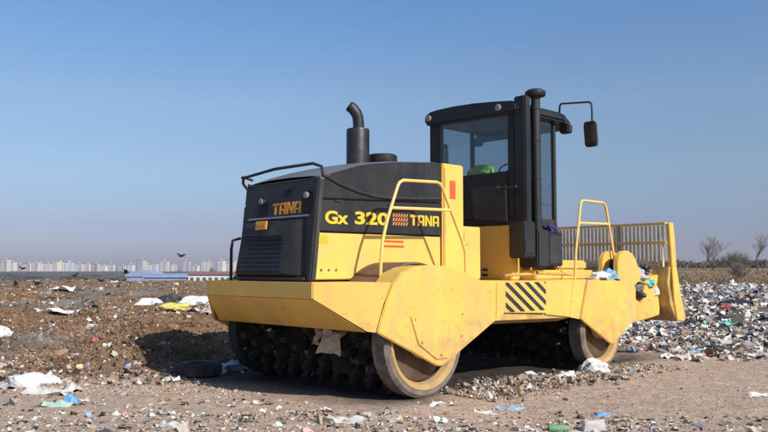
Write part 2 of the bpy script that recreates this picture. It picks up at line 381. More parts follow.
rear = empty('rear_frame'); rear.parent = K
# rear frame is a real mesh below; swap the empty for the deck mesh
bpy.data.objects.remove(rear)
deck = [(-1.0, .57), (-.32, .05), (1.78, .05), (1.78, 3.35), (-.32, 3.35), (-1.0, 2.83)]
rf = MB().prism(deck, 1.315, 1.355, 'z').build('rear_frame', M['yellow'], K, .006)
# end face
MB().box(-1.03, -.995, .56, 2.84, 1.165, 1.36).build('rear_bumper', M['yellow_clean'], rf, .008)
SP = [(-.56, .79), (-.50, .95), (-.41, 1.156), (-.30, 1.34), (-.15, 1.47), (.05, 1.535), (.3, 1.558), (.6, 1.55), (.9, 1.495), (1.15, 1.42), (1.32, 1.358),
      (1.81, 1.352), (1.80, .93), (1.53, .80), (.62, .36), (.52, .325), (.42, .345)]
for sgn in (0, 1):
    a, b = (-.035, 0.0) if not sgn else (mir(0.0), mir(-.035))
    MB().prism(SP, a, b).build('side_plate', M['yellow'], rf, .012)
    # hump over the drum end, rounded inwards
    hump = SP[2:11]
    m = MB(); inner = .30
    ya, yb = (0.0, inner) if not sgn else (mir(inner), mir(0.0))
    lo = [(p[0], p[1]-.03) for p in hump]
    m.prism(hump+lo[::-1], ya, yb); m.build('drum_end_guard', M['yellow'], rf, .004)
    # bolted inspection cover
    ya, yb = (-.05, -.035) if not sgn else (mir(-.035), mir(-.05))
    MB().prism([(-.03, .95), (.10, .62), (.42, .42), (.62, .42), (.98, .70), (1.0, .98), (.9, 1.02), (.05, 1.0)], ya, yb).build('inspection_cover', M['yellow'], rf, .006)
    for (u, z) in [(.05, .92), (.9, .95), (.16, .64), (.88, .68), (.5, .47)]:
        MB().lathe([(.014, 0), (.014, .012)], (u, (-.062 if not sgn else mir(-.062)-.012), z), 'y', 8).build('bolt', M['yellow_dirty'], rf)
    yw = -.038 if not sgn else mir(-.038)
    MB().tube([(1.62, yw, 1.34), (1.60, yw, .86)], .006, 5).build('weld_seam', M['yellow_dirty'], rf)
    # chamfer plate joining end face and side plate
    Y = (lambda y: y) if not sgn else mir
    o = [(-1.02, Y(.555), 1.358), (-1.02, Y(.555), 1.165), (-.62, Y(.08), .80), (-.56, Y(-.005), .79), (-.42, Y(-.005), 1.156), (-.32, Y(-.005), 1.358)]
    i_ = [(p[0]+.03, p[1]+(.03 if not sgn else -.03), p[2]) for p in o]
    MB().loft(o, i_).build('chamfer_plate', M['yellow'], rf, .004)
# slanted scraper apron under the end face
o = [(-1.025, .56, 1.163), (-1.025, 2.84, 1.163), (-.64, 3.14, .80), (-.64, .10, .80)]
MB().loft(o, [(p[0]+.03, p[1], p[2]-.01) for p in o]).build('apron_plate', M['yellow'], rf, .004)
# scraped drum cover seen between side plate and bonnet
m = MB(); arc = [(.40+.80*math.cos(a), .80+.80*math.sin(a)) for a in np.linspace(math.radians(136), math.radians(44), 22)]
arci = [(.40+.775*math.cos(a), .80+.775*math.sin(a)) for a in np.linspace(math.radians(44), math.radians(136), 22)]
m.prism(arc+arci, .30, .898); m.build('drum_cover', M['worn_cover'], rf)
m = MB(); m.prism(arc+arci, mir(.898), mir(.30)); m.build('drum_cover', M['worn_cover'], rf)
# centre frame and steering joint, in the dark between the drums
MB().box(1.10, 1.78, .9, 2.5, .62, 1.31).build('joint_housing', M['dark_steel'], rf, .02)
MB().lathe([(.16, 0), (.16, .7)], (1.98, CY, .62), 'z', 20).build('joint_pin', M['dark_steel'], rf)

# bonnet
bn = MB().prism([(-.78, 1.357), (-.715, 1.97), (-.62, 2.5), (1.57, 2.85), (1.57, 1.357)], .95, 2.45).build('bonnet', M['soft_black'], K)
for ya, yb in ((.90, .95), (2.45, 2.50)):
    MB().prism([(-.735, 1.385), (-.69, 1.955), (1.555, 1.965), (1.555, 1.385)], ya, yb).build('side_panel', M['yellow_clean'], bn, .01)
    MB().prism([(-.70, 1.975), (-.665, 2.36), (1.565, 2.44), (1.565, 1.985)], ya-.006 if ya < 1 else ya, yb if ya < 1 else yb+.006).build('lettered_panel', M['black'], bn, .008)
    MB().prism([(-.66, 2.375), (-.635, 2.63), (-.40, 2.715), (-.02, 2.83), (.19, 2.875), (.69, 2.945), (1.565, 3.02), (1.565, 2.455)], ya, yb).build('upper_panel', M['black'], bn, .012)
    yy = ya-.004 if ya < 1 else yb+.004
    MB().tube([(-.60, yy, 2.66), (-.50, yy, 2.64), (-.36, yy, 2.58), (-.02, yy, 2.50), (.25, yy, 2.46), (.55, yy, 2.455), (1.0, yy, 2.475), (1.56, yy, 2.51)], .022, 8).build('crease_rail', M['soft_black'], bn)
# bonnet top, gently cambered
m = MB(); prof = [(-.635, 2.63), (-.40, 2.715), (-.02, 2.83), (.19, 2.875), (.69, 2.945), (1.565, 3.02)]
for k in range(len(prof)-1):
    (u0, z0), (u1, z1) = prof[k], prof[k+1]
    ys = [.905, 1.1, 1.5, 1.9, 2.3, 2.495]; cz = [0, .035, .05, .05, .035, 0]
    for q in range(5):
        m.add([(u0, ys[q], z0+cz[q]), (u1, ys[q], z1+cz[q]), (u1, ys[q+1], z1+cz[q+1]), (u0, ys[q+1], z0+cz[q+1])], [(0, 1, 2, 3)])
m.build('bonnet_top', M['top_grey'], bn)
# rear panel frame: point at lateral y, height z, standing out by d
def rp(y, z, d=0): return (-.745+(z-1.38)*.108-d*.99, y, z-d*.1)
def rbox(y0, y1, z0, z1, d0, d1, name, m_, par, bev=.006):
    return MB().hexa([rp(y0, z0, d0), rp(y0, z0, d1), rp(y1, z0, d1), rp(y1, z0, d0)], [rp(y0, z1, d0), rp(y0, z1, d1), rp(y1, z1, d1), rp(y1, z1, d0)]).build(name, m_, par, bev)
grp = MB().loft([rp(.88, 1.375, .05), rp(2.50, 1.375, .05), rp(2.44, 2.63, .05), rp(.89, 2.63, .05)], [rp(.88, 1.375, -.04), rp(2.50, 1.375, -.04), rp(2.44, 2.63, -.04), rp(.89, 2.63, -.04)]).build('tail_panel', M['panel_grey'], bn, .015)
# sloping grey cap above the tail panel
MB().loft([(-.66, .89, 2.632), (-.66, 2.44, 2.632), (-.41, 2.42, 2.71), (-.41, .92, 2.71)], [(-.62, .89, 2.60), (-.62, 2.44, 2.60), (-.38, 2.42, 2.66), (-.38, .92, 2.66)]).build('tail_cap', M['top_grey'], bn, .01)
# edge strips, protruding grille box
rbox(.875, .93, 1.38, 2.62, .05, .085, 'edge_strip', M['black'], grp)
MB().loft([rp(1.22, 1.47, .20), rp(2.30, 1.47, .20), rp(2.28, 2.03, .16), rp(1.32, 2.03, .16)], [rp(1.0, 1.42, .05), rp(2.44, 1.42, .05), rp(2.38, 2.16, .05), rp(1.08, 2.16, .05)]).build('grille_box', M['soft_black'], grp, .01)
for k in range(9):
    z = 1.52+k*.055; MB().hexa([rp(1.32, z, .19), rp(1.32, z, .205-.004*k), rp(2.22, z, .205-.004*k), rp(2.22, z, .19)], [rp(1.34, z+.02, .17), rp(1.34, z+.02, .202-.004*k), rp(2.22, z+.02, .202-.004*k), rp(2.22, z+.02, .17)]).build('slat', M['black'], grp)
rbox(1.0, 2.32, 2.165, 2.19, .05, .075, 'trim_strip', M['silver'], grp, .003)
rbox(.95, 2.46, 1.385, 1.425, .05, .12, 'lower_ledge', M['panel_grey'], grp)
rbox(1.72, 1.96, 2.035, 2.145, .17, .185, 'number_plate', M['sticker'], grp, .003)
for k in range(3): rbox(1.745+k*.07, 1.79+k*.07, 2.06, 2.115, .185, .19, 'worn_mark', M['hatch_o'], grp, 0)
rbox(1.44, 1.56, 2.43, 2.53, .05, .062, 'camera_port', M['seat'], grp, .004)
def rear_lamp(y, z):
    # dark oval recess ring with lamp
    pts = [(y+.10*math.cos(a), z+.15*math.sin(a)) for a in np.linspace(0, 2*PI, 20, endpoint=False)]
    o = MB().loft([rp(p[0], p[1], .058) for p in pts], [rp(p[0], p[1], .04) for p in pts]).build('lamp_recess', M['seat'], grp)
    c = rp(y-.01, z+.09, .10)
    MB().lathe([(.02, .06), (.035, .04), (.043, 0), (.035, -.012), (0.0, -.016)], c, 'x', 16).build('tail_lamp', M['lamp'], o)
rear_lamp(1.08, 2.34); rear_lamp(2.02, 2.32)
# black rails at the tail
MB().tube([rp(2.42, 2.60, .06), rp(2.42, 2.68, .14), (-.78, 2.36, 2.735), (-.74, 1.7, 2.80), (-.68, 1.0, 2.81), (-.62, .90, 2.77), (-.60, .895, 2.66)], .02, 8).build('tail_rail', M['soft_black'], bn)
MB().tube([(-.60, 2.40, 2.72), (-.74, 2.44, 2.76), (-.80, 2.36, 2.735)], .018, 8).build('rail_bracket', M['soft_black'], bn)
MB().tube([(-.72, 2.50, 1.93), (-.78, 2.60, 1.90), (-.80, 2.60, 1.78), (-.80, 2.60, 1.36)], .02, 8).build('grab_rail', M['soft_black'], bn)
for u in (-.35, .55, 1.35):
    MB().box(u-.05, u+.05, .880, .894, 2.345, 2.375).build('hinge', M['soft_black'], bn, .003)
MB().box(.395, .401, .8985, .9005, 1.39, 1.955).build('panel_joint', M['yellow_dirty'], bn)
# stickers on the yellow side panel
m = MB().box(-.66, -.52, .894, .90, 1.83, 1.92); m.build('square_sticker', M['sticker'], bn)
for z in (1.865, 1.80):
    u = .42; m = MB()
    while u < .80:
        l_ = random.uniform(.02, .05); m.box(u, u+l_, .894, .899, z, z+.028); u += l_+.004
    m.build('red_notice', M['red'], bn)['kind'] = 'stuff'
for a_, b_, c_ in ((1.36, 1.41, 1.57), (1.43, 1.46, 1.55)): MB().box(a_, b_, .894, .899, 1.50, c_).build('white_sticker', M['white'], bn)
for u in (-.62, -.5, -.38): MB().lathe([(.016, 0), (.016, .01)], (u, .89, 1.5), 'y', 8).build('bolt', M['steel'], bn)

# blocky stencil letters from polygons, unit height 1
GL = {'T': (.82, [[(0, .78), (.82, .78), (.82, 1), (.06, 1), (0, .94)], [(.28, 0), (.52, 0), (.52, .72), (.28, .72)]]),
      'A': (.80, [[(0, 0), (.22, 0), (.22, .80), (.30, .80), (.30, 1), (.10, 1), (0, .88)], [(.34, 1), (.34, .80), (.58, .80), (.58, 0), (.80, 0), (.80, .88), (.72, 1)], [(.26, .28), (.54, .28), (.54, .45), (.26, .45)]]),
      'N': (.86, [[(0, 0), (.22, 0), (.22, 1), (0, 1)], [(.64, 0), (.86, 0), (.86, 1), (.64, 1)], [(.25, 1), (.25, .62), (.61, 0), (.61, .38)]])}
def stencil(word, W, H, f, name, m_, par, depth=.006):
    m = MB(); tot = sum(GL[c][0] for c in word)+.1*(len(word)-1); x = 0
    for c in word:
        for poly in GL[c][1]:
            A_ = [f((x+p[0])/tot*W, p[1]*H, depth) for p in poly]; B_ = [f((x+p[0])/tot*W, p[1]*H, -.002) for p in poly]
            m.loft(A_, B_)
        x += GL[c][0]+.1
    return m.build(name, m_, par)
stencil('TANA', .60, .15, lambda a, b, d: rp(1.80-a, 2.215+b, .05+d), 'tail_lettering', M['letter_o'], grp, .008)
stencil('TANA', .58, .145, lambda a, b, d: (.93+a, .893-d, 2.105+b+a*.01), 'side_lettering', M['letter'], bn)
def font_text(s, size, sx, W, loc, name, m_, par, ex=.003, off=.0):
    cu = bpy.data.curves.new('text_curve', 'FONT'); cu.body = s; cu.size = size; cu.extrude = ex; cu.offset = off
    o = bpy.data.objects.new('text_tmp', cu); C.objects.link(o)
    dg = bpy.context.evaluated_depsgraph_get(); me = bpy.data.meshes.new_from_object(o.evaluated_get(dg)); bpy.data.objects.remove(o)
    xs = [v.co.x for v in me.vertices]; x0, x1 = min(xs), max(xs); k = W/(x1-x0)
    for v in me.vertices: v.co = ((v.co.x-x0)*k+loc[0], loc[1]-v.co.z, v.co.y+loc[2]+((v.co.x-x0)*k)*.012)
    me.name = name; me.materials.clear(); me.materials.append(m_)
    return link(name, me, par)
font_text('Gx', .215, 1.3, .38, (-.57, .889, 2.075), 'side_lettering', M['letter'], bn, off=.007)
font_text('320', .215, 1.3, .60, (-.08, .889, 2.088), 'side_lettering', M['letter'], bn, off=.007)
for k in range(6):
    m = MB()
    for r_ in range(3):
        u = .585+k*.05; z = 2.095+r_*.056
        m.prism([(u, z), (u+.028, z), (u+.052, z+.045), (u+.024, z+.045)], .886, .892)
    m.build('hatch_mark', M['hatch_o'], bn)

# exhaust stack and intake
ex = MB().lathe([(.10, -.15), (.165, -.1), (.165, .50), (.16, .52), (.10, .525)], (.70, CY, 2.98), 'z', 24).build('exhaust', M['exhaust'], bn)
MB().tube([(.71, CY, 3.49), (.71, CY, 3.60), (.70, CY, 3.67), (.675, CY+.01, 3.735), (.64, CY+.03, 3.785), (.59, CY+.05, 3.825)], .080, 16).build('exhaust_pipe', M['exhaust'], ex)
MB().tube([(.60, CY+.045, 3.818), (.578, CY+.055, 3.835)], .068, 16).build('pipe_mouth', M['seat'], ex)
MB().lathe([(.10, 0), (.10, .02), (.21, .03), (.22, .06), (.22, .13), (.20, .15), (0, .155)], (1.18, CY, 3.03), 'z', 24).build('intake_cap', M['exhaust'], bn, 0)

# tall yellow column behind the bonnet, service boxes
col = MB().box(1.57, 2.03, .865, 1.20, 1.357, 3.02).build('tank_column', M['yellow_clean'], K, .018)
MB().box(1.57, 2.03, 1.203, 2.53, 1.357, 2.75).build('tank', M['yellow_clean'], col, .018)
MB().box(1.72, 1.84, .857, .865, 2.52, 2.78).build('reflector', M['red'], col, .003)
m = MB().box(1.60, 1.615, .858, .865, 1.4, 2.95); m.build('hinge_strip', M['yellow_dirty'], col)
MB().box(2.033, 2.60, 1.02, 2.4, 1.357, 2.15).build('valve_box', M['yellow_clean'], K, .015)
MB().box(2.10, 2.24, .93, 1.02, 1.86, 2.04).build('latch_box', M['yellow'], K, .01)
for zz in (1.42, 1.50): MB().tube([(2.30, 1.3, zz), (2.6, 1.28, zz+.03), (3.1, 1.3, zz)], .02, 8).build('hydraulic_hose', M['soft_black'], K)

# hand rails on the deck
def rail(pts, name, par, r=.021): return MB().tube(pts, r, 10).build(name, M['rail_yellow'], par)
y = .40
hr = rail([(-.10, y, 1.355), (-.09, y, 1.62), (-.06, y, 1.87), (.02, y, 2.13), (.20, y, 2.55), (.235, y, 2.60), (.30, y, 2.63), (.92, y, 2.655), (.99, y, 2.64), (1.04, y, 2.59), (1.43, y, 1.91), (1.50, y, 1.75), (1.52, y, 1.355)], 'handrail', K)
rail([(.08, y, 2.27), (1.20, y, 2.30)], 'handrail_rung', hr)
fr = rail([(4.05, .3, 1.355), (4.09, .3, 1.8), (4.25, .3, 2.56), (4.28, .3, 2.605), (4.34, .3, 2.62), (4.92, .3, 2.62), (4.99, .3, 2.60), (5.03, .3, 2.55), (5.25, .3, 1.8), (5.32, .3, 1.355)], 'handrail', K)
rail([(4.18, .3, 2.25), (5.11, .3, 2.27)], 'handrail_rung', fr)

# front frame
ff = MB().prism([(1.84, .09), (5.30, .09), (5.30, 3.31), (1.84, 3.31)], 1.30, 1.345, 'z').build('front_frame', M['yellow'], K, .006)
FP = [(3.88, 1.352), (5.28, 1.31), (5.36, 1.20), (5.36, .72), (4.68, .36), (4.59, .325), (4.49, .35), (3.67, .76)]
for sgn in (0, 1):
    Y = (lambda v: v) if not sgn else mir
    def yr(a, b): return (a, b) if not sgn else (mir(b), mir(a))
    MB().prism(FP, *yr(-.035, 0)).build('side_plate', M['yellow'], ff, .012)
    MB().prism([(2.83, 1.352), (3.56, 1.352), (3.45, .80), (2.83, .86)], *yr(.02, .05)).build('web_plate', M['yellow'], ff, .006)
    o = [(3.56, Y(.02), 1.352), (3.88, Y(-.005), 1.352), (3.67, Y(-.005), .76), (3.45, Y(.02), .80)]
    MB().loft(o, [(p[0]+.01, p[1]+(.03 if not sgn else -.03), p[2]) for p in o]).build('fold_plate', M['yellow'], ff)
    hp = MB().prism([(1.835, 1.350), (2.82, 1.345), (2.81, .885), (1.835, .925)], *yr(.0, .03)).build('warning_board', M['yellow'], ff, .004)
    u0, u1, z0, z1 = 1.86, 2.80, .93, 1.33
    for k in range(-2, 7):      # slanting black stripes, clipped to the board
        a = u0-.28+k*.235; wv = .105; sl_ = .62
        poly = [(a, z1), (a+wv, z1), (a+wv+sl_, z0), (a+sl_, z0)]
        def clip(P_, inside, inter):
            out = []
            for q in range(len(P_)):
                A0, B0 = P_[q], P_[(q+1) % len(P_)]
                if inside(A0): out.append(A0)
                if inside(A0) != inside(B0): out.append(inter(A0, B0))
            return out
        def ix(X):
            return lambda A0, B0: (X, A0[1]+(B0[1]-A0[1])*(X-A0[0])/(B0[0]-A0[0]))
        poly = clip(poly, lambda p: p[0] >= u0, ix(u0)); 
        if len(poly) > 2: poly = clip(poly, lambda p: p[0] <= u1, ix(u1))
        if len(poly) > 2: MB().prism(poly, *yr(-.005, 0)).build('warning_stripe', M['soft_black'], hp)
    # underside flange
    o = [(1.55, Y(.03), .83), (3.52, Y(.06), .79), (3.52, Y(.30), .72), (1.55, Y(.30), .76)]
    MB().loft(o, [(p[0], p[1], p[2]+.04) for p in o]).build('flange_plate', M['yellow_dirty'], ff, .004)
    o = [(1.835, Y(.03), .925), (3.50, Y(.09), .885), (3.52, Y(.05), .79), (1.55, Y(.02), .83)]
    MB().loft(o, [(p[0], p[1]+(.02 if not sgn else -.02), p[2]) for p in o]).build('skirt_plate', M['yellow_dirty'], ff)
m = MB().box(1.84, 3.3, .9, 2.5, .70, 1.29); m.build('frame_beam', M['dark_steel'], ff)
MB().box(3.35, 5.1, .55, 2.85, 1.347, 1.50).build('deck_plinth', M['yellow'], ff, .02)
MB().box(4.0, 4.9, .6, 2.8, 1.503, 1.66).build('deck_housing', M['yellow'], ff, .03)
m = MB().tube([(3.1, .35, 1.46), (3.6, .3, 1.44), (4.0, .32, 1.43)], .025, 8).tube([(2.2, .28, 1.42), (2.7, .26, 1.44), (3.0, .35, 1.43)], .02, 8); m.build('pipe_run', M['yellow_dirty'], ff)
# lugs and push arms
for Y0, Y1 in ((.08, .17), (.36, .45), (mir(.45), mir(.36)), (mir(.17), mir(.08))):
    MB().prism([(4.98, 1.33), (5.0, 1.66), (5.07, 1.76), (5.2, 1.82), (5.36, 1.82), (5.5, 1.77), (5.6, 1.68), (5.72, 1.50), (5.74, 1.33), (5.36, 1.15), (5.1, 1.2)], Y0, Y1).build('arm_lug', M['yellow'], ff, .01)
for Y0 in (.17, mir(.36)):
    MB().lathe([(.09, 0), (.09, .19)], (5.3, Y0, 1.6), 'y', 18).build('lug_pin', M['dark_steel'], ff)
bl = MB().prism([(6.62, 1.56), (6.70, 1.56), (6.66, 1.25), (6.74, .95), (6.98, .60), (6.88, .58), (6.64, .90), (6.56, 1.25)], .0, 3.4).build('blade', M['yellow_dirty'], K, .008)
for Y0, Y1 in ((.14, .42), (mir(.42), mir(.14))):
    MB().prism([(5.40, 1.50), (5.74, 1.50), (6.05, 1.40), (6.34, 1.38), (6.60, 1.42), (6.60, 1.24), (6.25, 1.24), (5.70, 1.33), (5.40, 1.36)], Y0+.05, Y1-.05).build('push_arm', M['yellow'], bl, .012)
    MB().prism([(5.30, 1.10), (5.66, 1.06), (5.95, .93), (6.12, 1.24), (6.60, 1.24), (6.66, .98), (6.62, .70), (6.3, .66), (5.47, .58), (5.38, .72)], Y0+.052, Y1-.052).build('push_arm', M['yellow'], bl, .012)
    MB().tube([(5.5, (Y0+Y1)/2, 1.05), (6.3, (Y0+Y1)/2, 1.30)], .06, 12).build('cylinder_rod', M['steel'], bl)
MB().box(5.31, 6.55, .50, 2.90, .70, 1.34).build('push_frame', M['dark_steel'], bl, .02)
EP = [(6.62, 2.33), (6.78, 2.36), (6.83, 2.1), (6.88, 1.55), (7.02, 1.05), (7.17, .70), (7.18, .60), (7.08, .57), (6.86, .60), (6.76, .9), (6.70, 1.55)]
for ya, yb in ((-.03, .04), (3.36, 3.43)): MB().prism(EP, ya, yb).build('end_plate', M['yellow'], bl, .01)
bar = MB().box(-.028, .028, -.009, .009, 0, .74).mesh('screen_bar', M['tan_rail'])
nb = 42
for k in range(1, nb):
    b_ = link('screen_bar', bar, bl); b_.location = (6.66, .04+k*3.32/nb, 1.56)
for z in (1.97, 2.31): MB().box(6.61, 6.69, .04, 3.36, z, z+.045).build('screen_rail', M['rail_yellow'], bl, .005)
for y in (.99, 2.41): MB().box(6.64, 6.70, y-.035, y+.035, 1.56, 2.31).build('screen_post', M['silver'], bl, .005)

# drums
tooth = MB().hexa([(-.075, -.07, 0), (.075, -.07, 0), (.075, .07, 0), (-.075, .07, 0)], [(-.035, -.05, .20), (.035, -.05, .20), (.035, .05, .20), (-.035, .05, .20)]).mesh('tooth', M['dark_steel'], .005)
def drum(cx, nm):
    dr = MB().lathe([(.05, 0), (.49, 0), (.49, 3.02), (.05, 3.02)], (0, 0, 0), 'y', 40).build('drum', M['dark_steel'], K)
    dr.location = (cx, .19, .645)
    for ring in range(12):
        for k in range(12):
            a = 2*PI*(k+.5*(ring % 2))/12+.13*ring
            t = link('tooth', tooth, dr); t.location = (.475*math.cos(a), .20+ring*.236, .475*math.sin(a))
            t.rotation_euler = (0, PI/2-a, 0)
    for sgn in (0, 1):
        f = (lambda h: h) if not sgn else (lambda h: 3.02-h)
        MB().lathe([(.52, f(-.05)), (.60, f(-.145)), (.65, f(-.15)), (.69, f(-.12)), (.695, f(.08)), (.52, f(.08)), (.52, f(-.05))], (0, 0, 0), 'y', 56, False).build('rim', M['steel'] if not sgn else M['dark_steel'], dr)
        MB().lathe([(.52, f(-.02)), (.535, f(-.075)), (.565, f(-.115)), (.60, f(-.147)), (.59, f(-.156)), (.53, f(-.12)), (.505, f(-.06)), (.52, f(-.02))], (0, 0, 0), 'y', 56, False).build('rim_band', M['yellow_dirty'], dr)
        MB().lathe([(0, f(-.03)), (.47, f(-.03)), (.50, f(-.01)), (.50, f(.03))], (0, 0, 0), 'y', 56).build('hub_disc', M['worn_cover'], dr)
    n = 900; a = rng.uniform(0, 2*PI, n); rr = rng.uniform(.44, .58, n); yy = rng.uniform(.12, 2.9, n)
    pk = scatter('packed_mud', np.stack([rr*np.cos(a), yy, rr*np.sin(a)], 1), rng.lognormal(-2.7, .45, n).clip(.03, .2), np.array((.022, .018, .015))*rng.uniform(.4, 1.6, (n, 1)), 'box', M['clod'], 1.5, .7, 0)
    pk.parent = dr
    return dr
drum(.33, 'rear'); fd = drum(4.40, 'front'); fd.scale = (.86, 1, .86); fd.location.z = .545
# hub carriers between side plates and drums
for cx in (.60, 4.68):
    for ya, yb in ((0.0, .12), (mir(.12), mir(0.0))):
        MB().lathe([(.22, 0), (.22, yb-ya)], (cx-.28, ya, .645), 'y', 24).build('hub_carrier', M['yellow_dirty'], K)

# cab
cb = MB().hexa([(3.12, .74, 2.20), (4.25, .74, 2.20), (4.25, 2.52, 2.20), (3.12, 2.52, 2.20)], [(3.12, .74, 2.32), (4.25, .74, 2.32), (4.25, 2.52, 2.32), (3.12, 2.52, 2.32)]).build('cab', M['soft_black'], K, .01)
MB().box(3.10, 4.15, .82, 2.6, 1.347, 2.198).build('pedestal', M['yellow_clean'], cb, .015)
MB().box(3.08, 3.14, .86, 2.30, 2.32, 3.04).build('rear_wall', M['soft_black'], cb, .008)
MB().prism([(.88, 2.83), (1.60, 2.84), (1.50, 2.30), (.86, 2.24)], 3.05, 3.08, 'x').build('engine_hatch', M['panel_grey'], cb, .01)
MB().tube([(3.04, 1.02, 2.76), (2.98, 1.02, 2.76), (2.98, .80, 2.76), (2.98, .62, 2.77)], .022, 8).build('hatch_handle', M['soft_black'], cb)
MB().lathe([(.055, 0), (.055, .05)], (2.98, 1.02, 2.76), 'x', 14).build('work_lamp', M['soft_black'], cb)
# pillars
for (u0, u1, y0, y1) in ((3.10, 3.20, .74, .86), (3.10, 3.20, 2.28, 2.52), (4.17, 4.25, .74, .80), (4.17, 4.25, 2.46, 2.52)):
    MB().box(u0, u1, y0, y1, 2.32, 4.02).build('pillar', M['soft_black'], cb, .01)
MB().box(4.18, 4.24, 1.58, 1.68, 2.32, 4.02).build('pillar', M['soft_black'], cb, .008)
MB().box(3.20, 4.17, 2.47, 2.515, 2.32, 2.55).build('sill', M['soft_black'], cb)
MB().box(3.58, 3.63, .735, .79, 2.32, 4.02).build('door_post', M['soft_black'], cb, .006)
MB().box(3.10, 3.13, .86, 2.28, 3.043, 3.99).build('rear_window', M['glass'], cb)
MB().box(4.20, 4.215, .80, 2.46, 2.32, 4.0).build('windscreen', M['glass'], cb)
MB().box(3.63, 4.17, .76, .775, 2.32, 4.0).build('side_window', M['glass'], cb)
MB().box(3.20, 4.17, 2.485, 2.50, 2.55, 4.0).build('side_window', M['glass'], cb)
MB().box(3.22, 3.57, .76, .775, 2.905, 4.0).build('door_window', M['glass'], cb)
MB().box(3.21, 3.58, .75, .79, 2.32, 2.90).build('door_panel', M['soft_black'], cb)
# roof with rounded edges and drooping visor
RP = [(.62, 3.95), (.64, 4.07), (.74, 4.125), (1.1, 4.165), (1.5, 4.20), (1.9, 4.215), (2.3, 4.21), (2.5, 4.19), (2.58, 4.12), (2.58, 4.0), (2.50, 3.965), (.72, 3.925)]
roof = MB().prism(RP, 3.02, 4.38, 'x').build('roof', M['black'], cb, .03)
MB().hexa([(4.38, .66, 3.93), (4.58, .66, 3.84), (4.58, 2.56, 3.84), (4.38, 2.56, 3.93)], [(4.38, .66, 4.10), (4.58, .66, 3.98), (4.58, 2.56, 3.98), (4.38, 2.56, 4.14)]).build('visor', M['black'], roof, .02)
for y in (.98, 2.46): MB().lathe([(.0, -.012), (.04, -.012), (.055, 0), (.055, .05)], (3.0, y, 4.045 if y < 1 else 4.08), 'x', 16).build('roof_lamp', M['lamp'], roof)
for y in (.70, 2.6): MB().box(4.42, 4.56, y-.09, y+.09, 3.78, 3.93).build('front_lamp', M['soft_black'], roof, .02)
# roll-over posts, air pipe with cap, side boxes
MB().box(3.08, 3.24, .52, .735, 1.68, 4.19).build('roll_post', M['black'], cb, .02)
MB().box(3.24, 3.60, .64, .73, 2.30, 2.9).build('roll_panel', M['soft_black'], cb, .01)
ap = MB().lathe([(.072, 0), (.072, 2.37)], (3.42, .56, 1.85), 'z', 18).build('air_pipe', M['black'], cb)
MB().lathe([(.09, 0), (.15, .02), (.165, .05), (.16, .09), (.12, .12), (0, .125)], (3.42, .56, 4.20), 'z', 22).build('pipe_cap', M['black'], ap)
for z in (2.3, 2.9, 3.5, 4.0): MB().lathe([(.08, 0), (.08, .03)], (3.42, .56, z), 'z', 16).build('pipe_clamp', M['soft_black'], ap)
MB().box(2.95, 3.27, .48, .76, 1.68, 2.24).build('side_box', M['black'], cb, .02)
MB().box(3.0, 3.2, .472, .48, 1.76, 1.95).build('box_recess', M['seat'], cb)
MB().box(3.30, 3.60, .46, .82, 1.54, 2.12).build('side_box', M['soft_black'], cb, .02)
MB().box(3.63, 4.03, .50, .82, 1.56, 2.10).build('side_box', M['black'], cb, .015)
MB().box(3.66, 3.99, .494, .50, 1.60, 2.05).build('box_lid', M['panel_grey'], cb, .003)
# mirrors
def mirror(sgn):
    Y = (lambda v: v) if not sgn else mir
    arm = MB().tube([(4.30, Y(.70), 4.10), (4.30, Y(.69), 4.22), (4.30, Y(.66), 4.25), (4.30, Y(.15), 4.20), (4.30, Y(.10), 4.17), (4.30, Y(.09), 4.05), (4.30, Y(.09), 3.85)], .017, 8).build('mirror_arm', M['panel_grey'], cb)
    cy = Y(.12)
    mm = MB().prism([(cy-.10, 3.47), (cy+.08, 3.47), (cy+.10, 3.52), (cy+.12, 3.84), (cy+.10, 3.88), (cy-.07, 3.88), (cy-.095, 3.84), (cy-.115, 3.53)], 4.27, 4.34, 'x').build('mirror', M['soft_black'], arm, .012)
    MB().box(4.262, 4.269, cy-.075, cy+.075, 3.53, 3.83).build('mirror_glass', M['mirror'], arm)
mirror(0); mirror(1)
# seat, console, wheel
st = MB().box(3.62, 4.05, 1.54, 2.06, 2.55, 2.68).build('seat', M['seat'], cb, .04)
MB().hexa([(3.60, 1.55, 2.68), (3.72, 1.55, 2.66), (3.72, 2.05, 2.66), (3.60, 2.05, 2.68)], [(3.56, 1.60, 3.14), (3.66, 1.60, 3.16), (3.66, 2.02, 3.16), (3.56, 2.02, 3.14)]).build('seat_back', M['seat'], st, .04)
MB().box(3.6, 3.9, 1.5, 1.8, 2.32, 2.55).build('seat_base', M['seat'], st)
MB().box(3.4, 4.0, 1.0, 1.25, 2.32, 2.95).build('console', M['seat'], cb, .03)
MB().tube([(4.09, 1.55, 2.32), (4.02, 1.55, 3.2)], .03, 8).build('steering_column', M['seat'], cb)
ring = [(4.02+.05*math.cos(a), 1.55+.19*math.sin(a), 3.22+.10*math.cos(a)) for a in np.linspace(0, 2*PI, 25)]
MB().tube(ring, .014, 6).build('steering_wheel', M['seat'], cb)
MB().tube([(3.7, 1.3, 2.95), (3.78, 1.22, 3.35)], .014, 6).build('control_lever', M['seat'], cb)

